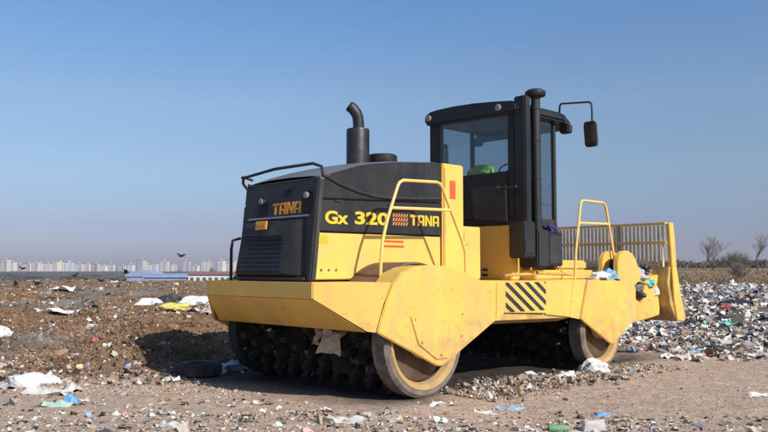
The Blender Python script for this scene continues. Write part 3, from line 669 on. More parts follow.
# ------------------------------------------------------------------ soft things: crumpled meshes
def crumple(name, m_, size, seed, n=3, rough=.28, flat=.5, parent=None):
    bm = bmesh.new(); bmesh.ops.create_icosphere(bm, subdivisions=n, radius=1)
    r_ = np.random.default_rng(seed); off = r_.uniform(0, 50, 3)
    from mathutils import noise
    for v in bm.verts:
        p = v.co.copy(); q = p*1.7+Vector(off)
        d = noise.noise(q)*.8+abs(noise.noise(q*2.3))*.6-.15
        v.co = p*(1+d*rough*2)
        v.co.x *= size[0]/2; v.co.y *= size[1]/2; v.co.z = max(v.co.z, -.35)*size[2]/2
    lo = min(v.co.z for v in bm.verts)
    for v in bm.verts: v.co.z -= lo
    me = bpy.data.meshes.new(name); bm.to_mesh(me); bm.free()
    me.materials.append(m_); o = link(name, me, parent)
    for p in me.polygons: p.use_smooth = False
    return o
def sheet(name, m_, w_, d_, h_, seed, n=9):
    r_ = np.random.default_rng(seed); from mathutils import noise
    m = MB(); off = Vector(r_.uniform(0, 50, 3)); top = []
    for i in range(n):
        for j in range(n):
            u = i/(n-1)-.5; v = j/(n-1)-.5; q = Vector((u*3, v*3, 0))+off
            edge = 1+.25*noise.noise(q*1.1)
            top.append((u*w_*edge, v*d_*edge, max(0.004, h_*(.35+.9*noise.noise(q*1.4)+.35*noise.noise(q*3.4)))))
    fs_ = [(i*n+j, (i+1)*n+j, (i+1)*n+j+1, i*n+j+1) for i in range(n-1) for j in range(n-1)]
    bot = [(p[0], p[1], p[2]-.004) for p in top]; k = n*n
    m.add(top+bot, fs_+[tuple(x+k for x in f[::-1]) for f in fs_]); return m.build(name, m_, None, 0, 25)
def flatmat(name, c, rough=.55, var=.15): return mat(name, c, rough, var=var, scale=12, dirt=(.30, .24, .18), dirt_amt=.35)
P_ = {'white': flatmat('white_film', (.78, .77, .74), .4), 'offwhite': flatmat('off_white_film', (.62, .58, .52)), 'blue': flatmat('blue_film', (.16, .38, .62), .5),
      'paleblue': flatmat('pale_blue_film', (.33, .48, .66), .4), 'green': flatmat('green_film', (.12, .34, .16)), 'palegreen': flatmat('pale_green_film', (.42, .56, .46)), 'turq': flatmat('turquoise_film', (.18, .55, .45)),
      'yellow': flatmat('yellow_film', (.72, .60, .15)), 'blackf': flatmat('black_film', (.02, .02, .022), .35), 'red': flatmat('red_film', (.55, .06, .05)),
      'card': flatmat('brown_card', (.42, .27, .16), .9), 'tan': flatmat('tan_card', (.52, .38, .25), .9), 'grey': flatmat('grey_foam', (.45, .44, .42)),
      'pink': flatmat('pink_film', (.62, .32, .32)), 'violet': flatmat('violet_cloth', (.045, .032, .12), .9), 'rubber': flatmat('tyre_rubber', (.02, .02, .02), .8)}
jk = crumple('hi_vis_jacket', M['hivis'], (.22, .50, .34), 5, 3, .3); jk.location = (3.62, 1.80, 3.05)
tag(jk, 'bright green hi-vis jacket draped over the seat back in the cab', 'jacket')
cl = crumple('violet_cloth', P_['violet'], (.22, .24, .20), 8, 3, .3); cl.location = (3.83, .58, 2.20); cl.location = (3.84, .60, 2.105)
tag(cl, 'dark violet cloth stuffed on the black box below the cab door', 'cloth')
def obj_at(o, px, D, dz=0, rz=0):
    x, y = spot(bear(px), D); o.location = (x, y, float(hz(x, y))+dz); o.rotation_euler = (0, 0, rz); return o
def dist(py, zc=0): return 775*(1.5-zc)/(py-270)
def ground_D(px, py):                       # distance at which the sight line meets the ground
    D = 5.
    while D < 100:
        x, y = spot(bear(px), D)
        if 1.5-(py-270)/775*D <= float(hz(x, y)): break
        D += .05
    return D
things = [  # name, maker, material, size, px, py, label, category
 ('plastic_bag', 'c', 'white', (.62, .40, .24), 38, 382, 'large crumpled white plastic bag on the soil bank, nearest to the left edge', 'bag'),
 ('plastic_sheet', 's', 'offwhite', (.60, .45, .12), 57, 391, 'off-white plastic sheet on the ground just right of the large crumpled bag', 'sheet'),
 ('plastic_bag', 'c', 'blue', (.22, .17, .17), 74, 402, 'small bright blue plastic bag lying on the foreground dirt at left', 'bag'),
 ('plastic_sheet', 's', 'palegreen', (.42, .30, .08), 60, 404, 'pale green plastic sheet beside the small bright blue bag', 'sheet'),
 ('plastic_sheet', 's', 'grey', (.50, .40, .08), 10, 385, 'grey plastic sheet on the dirt at the left edge of the photograph', 'sheet'),
 ('plastic_bag', 'c', 'white', (.75, .55, .32), 151, 306, 'white plastic bag at the left end of the heap on the soil bank', 'bag'),
 ('plastic_bag', 'c', 'blackf', (.70, .50, .42), 172, 304, 'black plastic bag in the middle of the white heap on the bank', 'bag'),
 ('plastic_bag', 'c', 'yellow', (.72, .5, .26), 175, 309, 'dull yellow plastic bag in front of the black one on the soil bank', 'bag'),
 ('plastic_bag', 'c', 'white', (.95, .6, .40), 195, 305, 'white plastic bag between the yellow bag and the machine', 'bag'),
 ('plastic_sheet', 's', 'offwhite', (.9, .6, .22), 206, 312, 'off-white sheet slumped on the bank right by the machine tail', 'sheet'),
 ('plastic_sheet', 's', 'white', (.85, .6, .16), 60, 313, 'white plastic sheet half way up the brown soil bank at left', 'sheet'),
 ('plastic_bag', 'c', 'white', (.42, .35, .24), 3, 335, 'white plastic bag cut by the left edge half way up the bank', 'bag'),
 ('plastic_sheet', 's', 'white', (1.3, .8, .22), 66, 291, 'white plastic sheet near the crest of the soil bank at left', 'sheet'),
 ('plastic_sheet', 's', 'paleblue', (.62, .50, .20), 230, 369, 'pale blue plastic sheet lying in the shadow behind the rear drum', 'sheet'),
 ('plastic_sheet', 's', 'white', (.34, .10, .03), 250, 401, 'small flat white strip on the track below the rear drum', 'strip'),
 ('plastic_sheet', 's', 'white', (.78, .34, .15), 548, 377, 'white plastic sheet lying on the track under the front frame', 'sheet'),
 ('plastic_bag', 'c', 'white', (.42, .34, .32), 592, 371, 'white plastic bag caught against the rim of the front drum', 'bag'),
 ('plastic_sheet', 's', 'blackf', (.62, .30, .06), 602, 378, 'black plastic sheet flat on the track beside the front drum', 'sheet'),
 ('plastic_sheet', 's', 'paleblue', (.40, .22, .06), 508, 407, 'pale blue and thin plastic sheet on the bare track in the foreground', 'sheet'),
 ('plastic_sheet', 's', 'white', (.34, .20, .04), 489, 411, 'small white plastic sheet left of the pale blue one on the track', 'sheet'),
 ('plastic_bag', 'c', 'blue', (.19, .15, .08), 599, 413, 'flattened blue plastic bag alone on the track at lower right', 'bag'),
 ('plastic_bag', 'c', 'pink', (.17, .13, .08), 463, 387, 'tiny faded red bag on the track between the two drums', 'bag'),
 ('foam_block', 'b', 'offwhite', (.22, .14, .12), 590, 428, 'upright off-white foam block at the bottom edge of the photograph', 'foam'),
 ('plastic_bottle', 'o', 'green', (.05, .05, .2), 546, 429, 'green plastic bottle at the bottom edge in the foreground litter', 'bottle'),
 ('plastic_sheet', 's', 'white', (.50, .2, .07), 763, 394, 'white plastic sheet on the track cut by the right edge', 'sheet'),
 ('plastic_bag', 'c', 'blackf', (1.5, .9, .34), 736, 305, 'long black plastic bag in the rubbish field at right', 'bag'),
 ('plastic_bag', 'c', 'red', (.60, .5, .25), 727, 309, 'red plastic bag in front of the long black bag in the rubbish field', 'bag'),
 ('plastic_sheet', 's', 'turq', (1.0, .7, .2), 718, 325, 'turquoise plastic sheet on the rubbish field right of the blade', 'sheet'),
 ('cardboard_piece', 'b', 'tan', (1.0, .5, .12), 754, 310, 'large tan cardboard piece in the rubbish field near the right edge', 'cardboard'),
 ('plastic_sheet', 's', 'blackf', (.45, .3, .1), 716, 349, 'black plastic sheet in the rubbish field nearer than the turquoise one', 'sheet'),
 ('plastic_sheet', 's', 'red', (.30, .2, .1), 742, 345, 'red plastic sheet in the near rubbish field at right', 'sheet'),
 ('plastic_sheet', 's', 'paleblue', (.45, .3, .08), 697, 351, 'pale blue plastic sheet on the near edge of the rubbish field', 'sheet'),
 ('plastic_bag', 'c', 'white', (.32, .25, .62), 731, 285, 'white bag standing tall against the dry field at right', 'bag'),
 ('plastic_sheet', 's', 'white', (.45, .3, .12), 672, 357, 'white plastic sheet at the edge of the litter behind the front drum', 'sheet'),
 ('plastic_sheet', 's', 'offwhite', (.40, .22, .08), 345, 419, 'off-white plastic sheet on the track below the rear drum rim', 'sheet'),
 ('plastic_sheet', 's', 'offwhite', (.30, .22, .08), 176, 424, 'off-white plastic sheet in the foreground litter at lower left', 'sheet'),
 ('plastic_sheet', 's', 'white', (.30, .2, .08), 440, 403, 'white plastic sheet lying right beside the rear drum rim', 'sheet'),
]
for k, (nm, kind, mk, sz, px, py, lab, cat) in enumerate(things):
    D = ground_D(px, py)
    if kind == 'c': o = crumple(nm, P_[mk], sz, 40+k)
    elif kind == 's': o = sheet(nm, P_[mk], sz[0], sz[1], sz[2], 60+k)
    elif kind == 'b':
        o = MB().hexa([(-sz[0]/2, -sz[1]/2, 0), (sz[0]/2, -sz[1]/2*.9, 0), (sz[0]/2*.9, sz[1]/2, 0), (-sz[0]/2, sz[1]/2, 0)], [(-sz[0]/2*.8, -sz[1]/2, sz[2]), (sz[0]/2, -sz[1]/2, sz[2]*.7), (sz[0]/2, sz[1]/2*.8, sz[2]*1.1), (-sz[0]/2, sz[1]/2, sz[2]*.9)]).build(nm, P_[mk], None, .01)
    else:
        o = MB().lathe([(.0, 0), (.034, .0), (.036, .01), (.036, .15), (.02, .19), (.013, .2), (.013, .22), (0, .222)], (0, 0, 0), 'x', 14).build(nm, P_[mk])
    obj_at(o, px, D, .03 if kind == 'o' else -.02, YAW-PI/2+random.uniform(-.3, .3)); tag(o, lab, cat)
ty = MB().lathe([(.17, -.09), (.27, -.10), (.33, -.07), (.34, 0), (.33, .07), (.27, .10), (.17, .09), (.17, -.09)], (0, 0, 0), 'z', 28).build('old_tyre', P_['rubber'])
obj_at(ty, 201, ground_D(201, 374), .09, 0); tag(ty, 'old black tyre lying in the machine shadow at left', 'tyre')
cdb = sheet('cardboard_piece', P_['tan'], .30, .28, .10, 5, 6); cdb.location = (-.52, .80, .62); cdb.rotation_euler = (.2, -1.1, .3)
tag(cdb, 'torn tan cardboard piece caught between the apron and the rear drum', 'cardboard')
c2 = sheet('cardboard_piece', P_['card'], .20, .16, .08, 9, 6); c2.location = (-.54, 1.02, .68); c2.rotation_euler = (.1, -1.2, -.2)
tag(c2, 'smaller brown cardboard piece left of the torn tan one on the rear drum', 'cardboard')
for k, (nm, mk, sz, loc, lab) in enumerate([
    ('plastic_bag', 'blue', (.42, .34, .26), (4.90, .22, 1.345), 'bright blue plastic bag on the front deck behind the handrail'),
    ('plastic_bag', 'white', (.36, .32, .20), (4.55, .17, 1.345), 'white plastic bag left of the blue bag on the front deck'),
    ('plastic_bag', 'white', (.34, .30, .22), (5.12, .30, 1.345), 'white plastic bag wedged between blue bag and arm lug'),
    ('plastic_bag', 'card', (.40, .40, .34), (6.36, .45, 1.28), 'brown rubbish bundle lodged behind the blade on the push arm'),
    ('plastic_bag', 'grey', (.42, .30, .34), (6.05, .30, 1.30), 'grey plastic bag lodged on the push arm behind the blade'),
    ('plastic_bag', 'blackf', (.26, .2, .20), (6.25, .25, 1.46), 'small black bag on top of the bundle behind the blade'),
    ('plastic_bag', 'turq', (.22, .2, .2), (6.30, .20, 1.22), 'small turquoise bag under the bundle behind the blade'),
    ('plastic_bag', 'blackf', (.30, .3, .24), (5.98, .26, 1.02), 'black plastic bag hanging in the gap of the push arm'),
    ('plastic_bag', 'offwhite', (.26, .12, .22), (6.52, .22, 1.05), 'off-white plastic bag hanging low on the push arm'),
    ]):
    o = crumple(nm, P_[mk], sz, 90+k, 3, .34); o.location = loc; tag(o, lab, 'bag')
# ------------------------------------------------------------------ scattered rubbish nobody could count
PAL = np.array([(.74, .73, .70), (.62, .60, .57), (.50, .46, .42), (.36, .33, .30), (.60, .53, .44), (.42, .30, .20), (.30, .20, .13), (.10, .09, .08), (.03, .03, .03),
                (.18, .28, .48), (.38, .46, .58), (.20, .40, .36), (.16, .26, .14), (.45, .12, .10), (.52, .34, .30), (.60, .50, .24)])
PW = np.array([19, 14, 12, 10, 10, 10, 11, 10, 8, 1.2, 1.8, .5, .6, .9, 1.8, .7]); PW = PW/PW.sum()
def pick(n, w=PW):
    c = PAL[rng.choice(len(PAL), n, p=w)]; return np.clip(c*rng.uniform(.75, 1.15, (n, 1)), 0, .82)
def region(n, t0, t1, d0, d1, power=1.6):
    u = rng.uniform(0, 1, n); q = 1-power+1e-6
    D = (d0**q+(d1**q-d0**q)*u)**(1/q); t = rng.uniform(t0, t1, n)
    x = CAM.x+FWD[0]*D+RGT[0]*t*D; y = CAM.y+FWD[1]*D+RGT[1]*t*D
    return x, y, D, t
def keep(x, y, D, t, f):
    k = f; x, y = x[k], y[k]; return np.stack([x, y, hz(x, y)], 1), D[k], t[k]
def inmach(x, y): return (x > -.9) & (x < 7.2) & (y > -.1) & (y < 3.6)
# the rubbish field on the right, dense
x, y, D, t = region(90000, -.02, .62, 12.5, 58, 1.15)
edge = 13.4+1.6*fbm(x*.5, y*.5, 3, 61)*2
f = (D > edge) & ~inmach(x, y) & (rng.uniform(0, 1, len(x)) < -.05+1.5*(fbm(x*.5, y*.5, 3, 71)+.5)*np.clip((D-edge)/3, .2, 1))
pts, D_, t_ = keep(x, y, D, t, f); n = len(pts); h_ = n*4//5
siz = rng.lognormal(-2.95, .6, n).clip(.015, .26)*(1+.010*D_); siz = np.where((D_ < 20) & (siz > .17), siz*.5, siz)
scatter('field_litter', pts[:h_], siz[:h_], pick(h_), 'sheet', M['litter'], .55)
scatter('field_rubbish', pts[h_:], siz[h_:]*.9, pick(n-h_), 'box', M['litter'], .5, .35)
# litter along the foreground and on the track
x, y, D, t = region(26000, -.62, .62, 6.2, 13.5, 1.3)
cl_ = fbm(x*.9, y*.9, 3, 81)+.5
pr = np.where(D < 8.6, .6, .07)*(cl_*1.7)**2+np.where((t < -.02) & (D > 8), .12, 0)
pr = np.where((t > .02) & (t < .55) & (D > 8.3) & (D < 12), pr*.15, pr)
f = (rng.uniform(0, 1, len(x)) < pr) & ~inmach(x, y); pts, D_, t_ = keep(x, y, D, t, f); n = len(pts); h_ = n*3//5
siz = rng.lognormal(-3.75, .55, n).clip(.008, .13)
w2 = PW.copy(); w2[:5] *= .8; w2[5:8] *= 1.5; w2 /= w2.sum()
scatter('track_litter', pts[:h_], siz[:h_], pick(h_, w2), 'sheet', M['litter'], .3)
scatter('track_crumbs', pts[h_:], siz[h_:]*.8, pick(n-h_, w2), 'box', M['litter'], .6, .4)
# litter on the brown bank
x, y, D, t = region(34000, -.62, .0, 10.5, 55, 1.25)
cl_ = fbm(x*.5, y*.5, 3, 91)+.5
f = (rng.uniform(0, 1, len(x)) < .10+.9*np.clip(cl_-.42, 0, 1)*2.2) & ~inmach(x, y); pts, D_, t_ = keep(x, y, D, t, f); n = len(pts); h_ = n*4//5
siz = rng.lognormal(-3.6, .55, n).clip(.012, .16)*(1+.02*D_)
w3 = PW.copy(); w3[:5] *= .75; w3[4:8] *= 2.0; w3 /= w3.sum()
scatter('bank_litter', pts[:h_], siz[:h_], pick(h_, w3), 'sheet', M['litter'], .6)
scatter('bank_rubbish', pts[h_:], siz[h_:]*.7, pick(n-h_, w3), 'box', M['litter'], .7, .5)
# clods of soil
x, y, D, t = region(60000, -.62, .1, 9.8, 50, 1.4)
f = (rng.uniform(0, 1, len(x)) < .8) & ~inmach(x, y); pts, D_, t_ = keep(x, y, D, t, f); n = len(pts)
siz = rng.lognormal(-4.0, .55, n).clip(.008, .065)*(1+.025*D_)
cc = soil_col(pts[:, 0], pts[:, 1])*rng.uniform(.65, 1.35, (n, 1)); siz = siz*(.45+.55*sstep(10.5, 13, D_))
scatter('soil_clods', pts, siz, cc, 'box', M['clod'], 1.2, .75, .1)
x, y, D, t = region(16000, -.62, .62, 6.2, 14, 1.3)
pts, D_, t_ = keep(x, y, D, t, ~inmach(x, y)); n = len(pts); siz = rng.lognormal(-4.9, .5, n).clip(.003, .03)
scatter('track_gravel', pts, siz, soil_col(pts[:, 0], pts[:, 1])*rng.uniform(.6, 1.4, (n, 1)), 'box', M['clod'], 1.2, .7, .1)
# scraps caught in the drums
n = 110; cx = np.where(rng.uniform(0, 1, n) < .45, .33, 4.40); a = rng.uniform(PI*.75, PI*1.6, n); rr = rng.uniform(.55, .68, n)
yy = rng.uniform(.25, 3.2, n); pts = np.stack([cx+rr*np.cos(a), yy, .60+rr*.9*np.sin(a)], 1)
scatter('drum_scraps', pts, rng.uniform(.02, .07, n), pick(n)*.5, 'sheet', M['litter'], 1.2, sink=0)
# churned rubble pushed up beside the drums
n = 4200; x = rng.uniform(.7, 5.6, n); y = rng.normal(-.25, .28, n); k = (np.abs(x-2.1) < 1.4) | (rng.uniform(0, 1, n) < .3); x, y = x[k], y[k]; n = len(x)
pts = np.stack([x, y, hz(x, y)+rng.uniform(0, .10, n)*np.exp(-((x-1.9)/1.1)**2)], 1)
scatter('scraped_rubble', pts, rng.lognormal(-4.0, .6, n).clip(.008, .075), np.where(rng.uniform(0, 1, (n, 1)) < .6, soil_col(x, y)*rng.uniform(.5, 1.2, (n, 1)), pick(n, w2)), 'box', M['clod'], .8, .5)

# ------------------------------------------------------------------ birds
def crow(name, flying, seed):
    r_ = random.Random(seed); m = MB()
    m.tube([(-.20, 0, .0), (-.12, 0, .0), (0, 0, .015), (.10, 0, .05), (.15, 0, .09), (.19, 0, .10), (.24, 0, .09)], .04, 8) if False else None
    prof = [(-.30, .01), (-.16, .035), (-.06, .06), (.04, .062), (.12, .04), (.16, .036), (.20, .034), (.225, .014), (.28, .004)]
    for k in range(len(prof)-1): pass
    n = 10; vs_ = []; fs_ = []
    for (x, r) in prof:
        up = .10*max(0, x) if flying else .55*max(0, x)
        for q in range(n): vs_.append((x, r*math.cos(2*PI*q/n), r*math.sin(2*PI*q/n)*.9+up))
    for k in range(len(prof)-1):
        for q in range(n): fs_.append((k*n+q, k*n+(q+1) % n, (k+1)*n+(q+1) % n, (k+1)*n+q))
    m.add(vs_, fs_)
    m.add([(-.20, -.03, 0), (-.40, -.07, -.01), (-.40, .07, -.01), (-.20, .03, 0), (-.20, -.03, .012), (-.40, -.07, .0), (-.40, .07, .0), (-.20, .03, .012)], [(0,1,2,3),(7,6,5,4),(0,4,5,1),(1,5,6,2),(2,6,7,3),(3,7,4,0)])
    for s in (-1, 1):
        if flying:
            h1, h2 = r_.uniform(.05, .16), r_.uniform(.05, .25)
            w_ = [(.08, s*.04, .03), (.10, s*.22, .03+h1), (.0, s*.46, .03+h2), (-.14, s*.40, .03+h2*.9), (-.13, s*.2, .03+h1*.9), (-.10, s*.04, .02)]
        else:
            w_ = [(.08, s*.055, .05), (.0, s*.075, .02), (-.28, s*.03, -.02), (-.30, s*.01, .02), (-.1, s*.05, .06)]
            m.tube([(.01, s*.025, -.03), (.02, s*.03, -.14)], .006, 5)
        m.loft(w_, [(p[0], p[1], p[2]+.012) for p in w_])
    return m.build(name, M['bird'])
for k, (px, py, D, fly, lab) in enumerate([
    (181, 256.5, 42, 1, 'black crow flying against the sky, highest of the birds'), (24, 269, 55, 1, 'black crow flying low over the bank at far left'),
    (75, 276, 50, 1, 'black crow flying just above the bank, over the white sheet'), (17, 285, 0, 0, 'black crow standing on the bank nearest to the left edge'),
    (38, 285, 0, 0, 'black crow standing on the bank second from the left edge'), (101, 282, 0, 0, 'black crow standing on the crest left of the two close together'),
    (114, 281, 0, 0, 'black crow on the crest, left one of the two close together'), (125, 279, 0, 0, 'black crow on the crest in front of the blue hall, right one of two'),
    (127, 273, 46, 1, 'black crow rising over the crest at the left end of the blue hall'), (760, 285, 0, 0, 'black crow standing at the edge of the dry field at right')]):
    o = crow('crow', fly, k)
    if fly: x, y = spot(bear(px), D); o.location = (x, y, 1.5+(270-py)/775*D)
    else:
        D = ground_D(px, py+1.0); D = min(D, 48); x, y = spot(bear(px), D); o.location = (x, y, float(hz(x, y))+.11)
        o.scale = (.95,)*3
    o.rotation_euler = (0, 0, random.uniform(0, 6)); tag(o, lab, 'bird', 'crows over the dump')
    if fly: o.scale = (.8,)*3

# ------------------------------------------------------------------ far city
walls = [mat('pale_wall', c, .9, var=.12, scale=.05) for c in ((.62, .55, .52), (.70, .64, .58), (.55, .47, .46), (.72, .68, .56), (.60, .58, .60))]
M['window_dark'] = mat('dark_windows', (.10, .11, .13), .3)
M['roof_tar'] = mat('flat_roof', (.20, .19, .18), .9)
def block(px0, px1, top, D, wm, lab):
    Z0 = float(hz(*spot(bear((px0+px1)/2), D)))-.4; H = 1.5+(270-top)/775*D-Z0; W = (px1-px0)/775*D
    x, y = spot(bear((px0+px1)/2), D); rz = YAW-PI/2+random.uniform(-.25, .25)
    b = empty('apartment_block', (x, y, Z0), rz); tag(b, lab, 'building', 'apartment blocks on the skyline')
    dp = random.uniform(11, 15)
    MB().box(-W/2, W/2, 0, dp, 0, H).build('wall', wm, b)
    rf_ = MB().box(-W/2-.3, W/2+.3, -.3, dp+.3, H, H+.8).build('roof', M['roof_tar'], b)
    MB().box(-W*.12, W*.12, 4, 8, H+.8, H+3).build('lift_house', wm, rf_)
    m = MB(); fl = max(3, int(H/2.9)); nw = max(3, int(W/3.2))
    for i in range(fl):
        z = H*(i+.35)/fl
        for j in range(nw):
            xx = -W/2+W*(j+.5)/nw; m.box(xx-.75, xx+.75, -.12, .05, z, z+1.4)
        m.box(-W/2-.12, -W/2+.05, 3, dp-3, z, z+1.4)
    o = m.build('windows', M['window_dark'], b); o['kind'] = 'stuff'
    m = MB()
    for j in range(0, nw, 3):
        xx = -W/2+W*(j+.5)/nw
        for i in range(fl): m.box(xx-1.4, xx+1.4, -1.3, -.0, H*(i+.12)/fl, H*(i+.12)/fl+1.0)
    o = m.build('balconies', wm, b); o['kind'] = 'stuff'
ords = ['pinkish', 'cream', 'dusky pink', 'yellowish', 'greyish']
spec = [(0, 8, 259.5, 1450)]
x = 10
while x < 97:
    w_ = random.choice([5, 6, 7, 8, 10]); spec.append((x, x+w_-.6, random.uniform(261.8, 264.2), random.uniform(1500, 1750))); x += w_
spec += [(101, 106, 265.5, 1700), (108, 114, 264.5, 1750), (118, 126, 265.5, 1650), (127, 133, 264.8, 1650), (137, 143.5, 260.3, 1500), (145, 151, 264.5, 1700), (152, 157, 263.8, 1750), (159.5, 168, 261.2, 1500),
         (171, 177, 265, 1750), (182.5, 189.5, 260.8, 1500), (192, 198, 265.5, 1700), (200.5, 205, 261.2, 1550), (206, 213, 261.8, 1500), (217, 223, 260.6, 1480), (225, 231, 263, 1650), (232.5, 239, 262, 1600)]
side = ['at the left edge of the frame', 'in the long pale row at left', 'between the long row and the towers', 'among the towers left of the machine']
for k, (a, b, tp, D) in enumerate(spec):
    wi = k % 5; sd = 0 if a < 5 else 1 if a < 97 else 2 if a < 135 else 3
    hgt = 'tall narrow' if tp < 262 and b-a < 7.5 else 'tall broad' if tp < 262 else 'low' if tp > 264.4 else 'mid-height'
    nth = {0: '', 1: '%d px'}
    frac = int(round(a/239*100))
    lab = '%s %s block %s' % (hgt, ords[wi], side[sd])
    if sd == 1: lab += ', %s of the row' % ['first','second','third','fourth','fifth','sixth','seventh','eighth','ninth','tenth','eleventh','twelfth','thirteenth','fourteenth','fifteenth','sixteenth','seventeenth','eighteenth'][min(k-1, 17)]
    if sd == 2: lab += ', ' + ['first', 'second', 'third', 'fourth'][[s[0] for s in spec if 97 < s[0] < 135].index(a)] + ' from the left'
    if sd == 3: lab += ', ' + ['first','second','third','fourth','fifth','sixth','seventh','eighth','ninth','tenth','eleventh','twelfth'][[s[0] for s in spec if s[0] >= 135].index(a)] + ' from the left'
    block(a, b, tp, D, walls[wi], lab)
# halls on the plain behind the bank
M['blue_roof'] = mat('blue_metal_roof', (.30, .37, .50), .5, var=.15, scale=.3); M['red_roof'] = mat('red_brown_roof', (.32, .12, .10), .8); M['hall_wall'] = mat('white_hall_wall', (.72, .69, .64), .8, var=.1, scale=.2)
def at_px(px, D, z): x, y = spot(bear(px), D); return (x, y, z)
b = empty('warehouse', at_px(141, 300, -8), YAW-PI/2); tag(b, 'blue hall with a low arched roof seen over the bank', 'warehouse')
MB().box(-5.5, 5.5, 0, 14, 0, 6.9).build('wall', M['blue_roof'], b)
MB().prism([(5.9*math.cos(a), 6.9+2.5*math.sin(a)) for a in np.linspace(0, PI, 18)], -.4, 14.4).build('roof', M['blue_roof'], b)
b = empty('warehouse', at_px(168, 290, -8), YAW-PI/2); tag(b, 'long low blue hall between the arched hall and the white one', 'warehouse')
MB().box(-8.8, 8.8, 0, 12, 0, 6.7).build('wall', M['blue_roof'], b)
MB().prism([(-.5, 6.7), (6, 8.2), (12.5, 6.7)], -9.2, 9.2, 'x').build('roof', M['blue_roof'], b)
b = empty('warehouse', at_px(210, 280, -8), YAW-PI/2); tag(b, 'long white hall with red-brown roof seen just left of the machine', 'warehouse')
MB().box(-7.6, 7.6, 0, 12, 0, 7.9).build('wall', M['hall_wall'], b)
MB().prism([(-.6, 7.9), (6, 8.8), (12.6, 7.9)], -8, 8, 'x').build('roof', M['red_roof'], b)
for j in range(7): MB().box(-6.9+j*2.2, -5.7+j*2.2, -.08, .0, 5.6, 6.8).build('window', M['window_dark'], b)
for k, (px, D, tp, w_) in enumerate([(719, 420, 263.2, 9), (727, 430, 264, 6), (748, 500, 262.0, 12), (762, 520, 261.5, 9), (693, 480, 263.0, 8)]):
    z0 = 0 if k < 6 else -8; z0 = float(hz(*[np.array(q) for q in spot(bear(px), D)])); H = 1.5+(270-tp)/775*D-z0
    b = empty('village_house', (*spot(bear(px), D), z0), YAW-PI/2+random.uniform(-.3, .3))
    tag(b, ['white house behind the leftmost bare tree at right', 'small white house right of the white one behind the bare tree', 'broad pale house left of the rightmost bare tree', 'pale house at the right edge behind the bare tree', 'pale house just right of the blade on the horizon'][k], 'house')
    MB().box(-w_/2, w_/2, 0, 8, 0, H-1.8).build('wall', walls[k % 5], b); MB().prism([(-.5, H-1.8), (4, H), (8.5, H-1.8)], -w_/2-.4, w_/2+.4, 'x').build('roof', M['red_roof'], b)
    for j in (-1, 1): MB().box(j*w_/4-.6, j*w_/4+.6, -.06, 0, H-4, H-2.7).build('window', M['window_dark'], b)

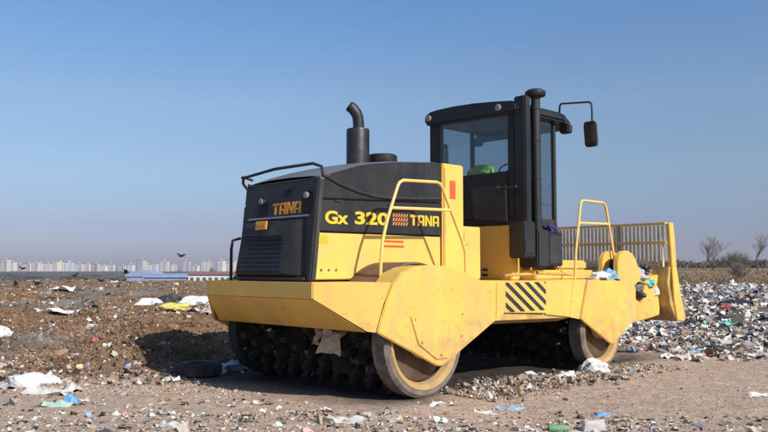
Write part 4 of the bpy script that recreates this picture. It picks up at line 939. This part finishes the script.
# ------------------------------------------------------------------ bare trees and scrub
def bare_tree(px, D, H, lab, seed, spread=.5, bushy=False, dense=1.0):
    r_ = random.Random(seed); x, y = spot(bear(px), D); z = float(hz(x, y))
    t = empty('bare_tree' if not bushy else 'bare_shrub', (x, y, z-.1)); tag(t, lab, 'tree' if not bushy else 'shrub')
    mt = MB(); mc = MB()
    def branch(p, d, L, r, lv):
        pts = [p]; q = p.copy(); dd = d.copy(); n = 4
        for k in range(n):
            dd = (dd+Vector((r_.gauss(0, .16), r_.gauss(0, .16), r_.gauss(.05, .08)))).normalized(); q = q+dd*L/n; pts.append(q.copy())
        (mt if lv == 0 else mc).tube(pts, r, 6 if lv == 0 else 3, r*.45)
        if lv >= 4: return
        kids = int((5 if lv == 0 else 4)*dense)+(2 if bushy else 0)
        for k in range(kids):
            f = r_.uniform(.35 if lv == 0 else .2, 1); i0 = min(int(f*n), n-1); pp = pts[i0].lerp(pts[i0+1], f*n-i0)
            a = r_.uniform(0, 2*PI); side_ = Vector((math.cos(a), math.sin(a), 0)); nd = (dd*(1-spread)+side_*spread*r_.uniform(.7, 1.2)+Vector((0, 0, .25))).normalized()
            branch(pp, nd, L*r_.uniform(.5, .75), max(r*.45*(1 if lv else .9), .012), lv+1)
    if bushy:
        for k in range(6):
            a = r_.uniform(0, 6.28); branch(Vector((r_.uniform(-.3, .3), r_.uniform(-.3, .3), 0)), Vector((math.cos(a)*.5, math.sin(a)*.5, 1)).normalized(), H*.5, .04, 1)
        mt.tube([(0, 0, 0), (0, 0, H*.3)], .06, 6)
    else: branch(Vector((0, 0, 0)), Vector((r_.uniform(-.08, .08), 0, 1)).normalized(), H*.5, H*.022, 0)
    mt.build('trunk', M['bark'], t); mc.build('crown', M['bark'], t)
bare_tree(703, 125, 6.6, 'leftmost tall bare tree on the dry field right of the machine', 1)
bare_tree(712, 130, 6.0, 'bare tree close behind and right of the leftmost tall one', 2)
bare_tree(757, 120, 6.6, 'rightmost tall bare tree at the edge of the photograph', 3)
bare_tree(732, 128, 4.0, 'low dense bare shrub between the tall trees', 4, .6, True)
bare_tree(738, 68, 1.9, 'brown shrub standing nearest on the dry field edge', 6, .5, True, .8)
bare_tree(722, 150, 3.2, 'small bare shrub left of the dense shrub', 8, .6, True, .8)
bare_tree(745, 150, 3.4, 'small bare shrub right of the dense shrub', 9, .6, True, .8)
def scrub(name, n, t0, t1, d0, d1, hmax, col, size, lab):
    k = n//60; x, y, D, t = region(k, t0, t1, d0, d1, 1.0)
    X = np.repeat(x, 60)+rng.normal(0, 1.6*size, k*60); Y = np.repeat(y, 60)+rng.normal(0, 1.6*size, k*60); hh = np.repeat(rng.uniform(.4, 1, k)*hmax, 60)
    pts = np.stack([X, Y, hz(X, Y)+hh*rng.beta(1.4, 1.6, k*60)], 1)
    scatter(name, pts, rng.uniform(.3, .8, k*60)*size, np.array(col)*rng.uniform(.6, 1.4, (k*60, 1)), 'sheet', M['clod'], 1.4, sink=0, asp=.12)
scrub('treeline_scrub', 16000, .2, .55, 165, 230, 2.3, (.16, .135, .115), 1.2, '')
scrub('plain_scrub', 12000, -.6, 0, 260, 900, 4, (.09, .085, .07), 2.5, '')
# dry grass tussocks on the field
x, y, D, t = region(26000, .25, .62, 57, 165, 1.3); pts = np.stack([x, y, hz(x, y)], 1)
scatter('dry_grass', pts, rng.uniform(.08, .22, len(pts)), np.array((.30, .215, .135))*rng.uniform(.5, 1.4, (len(pts), 1)), 'sheet', M['clod'], 1.3, sink=.1, asp=.3)
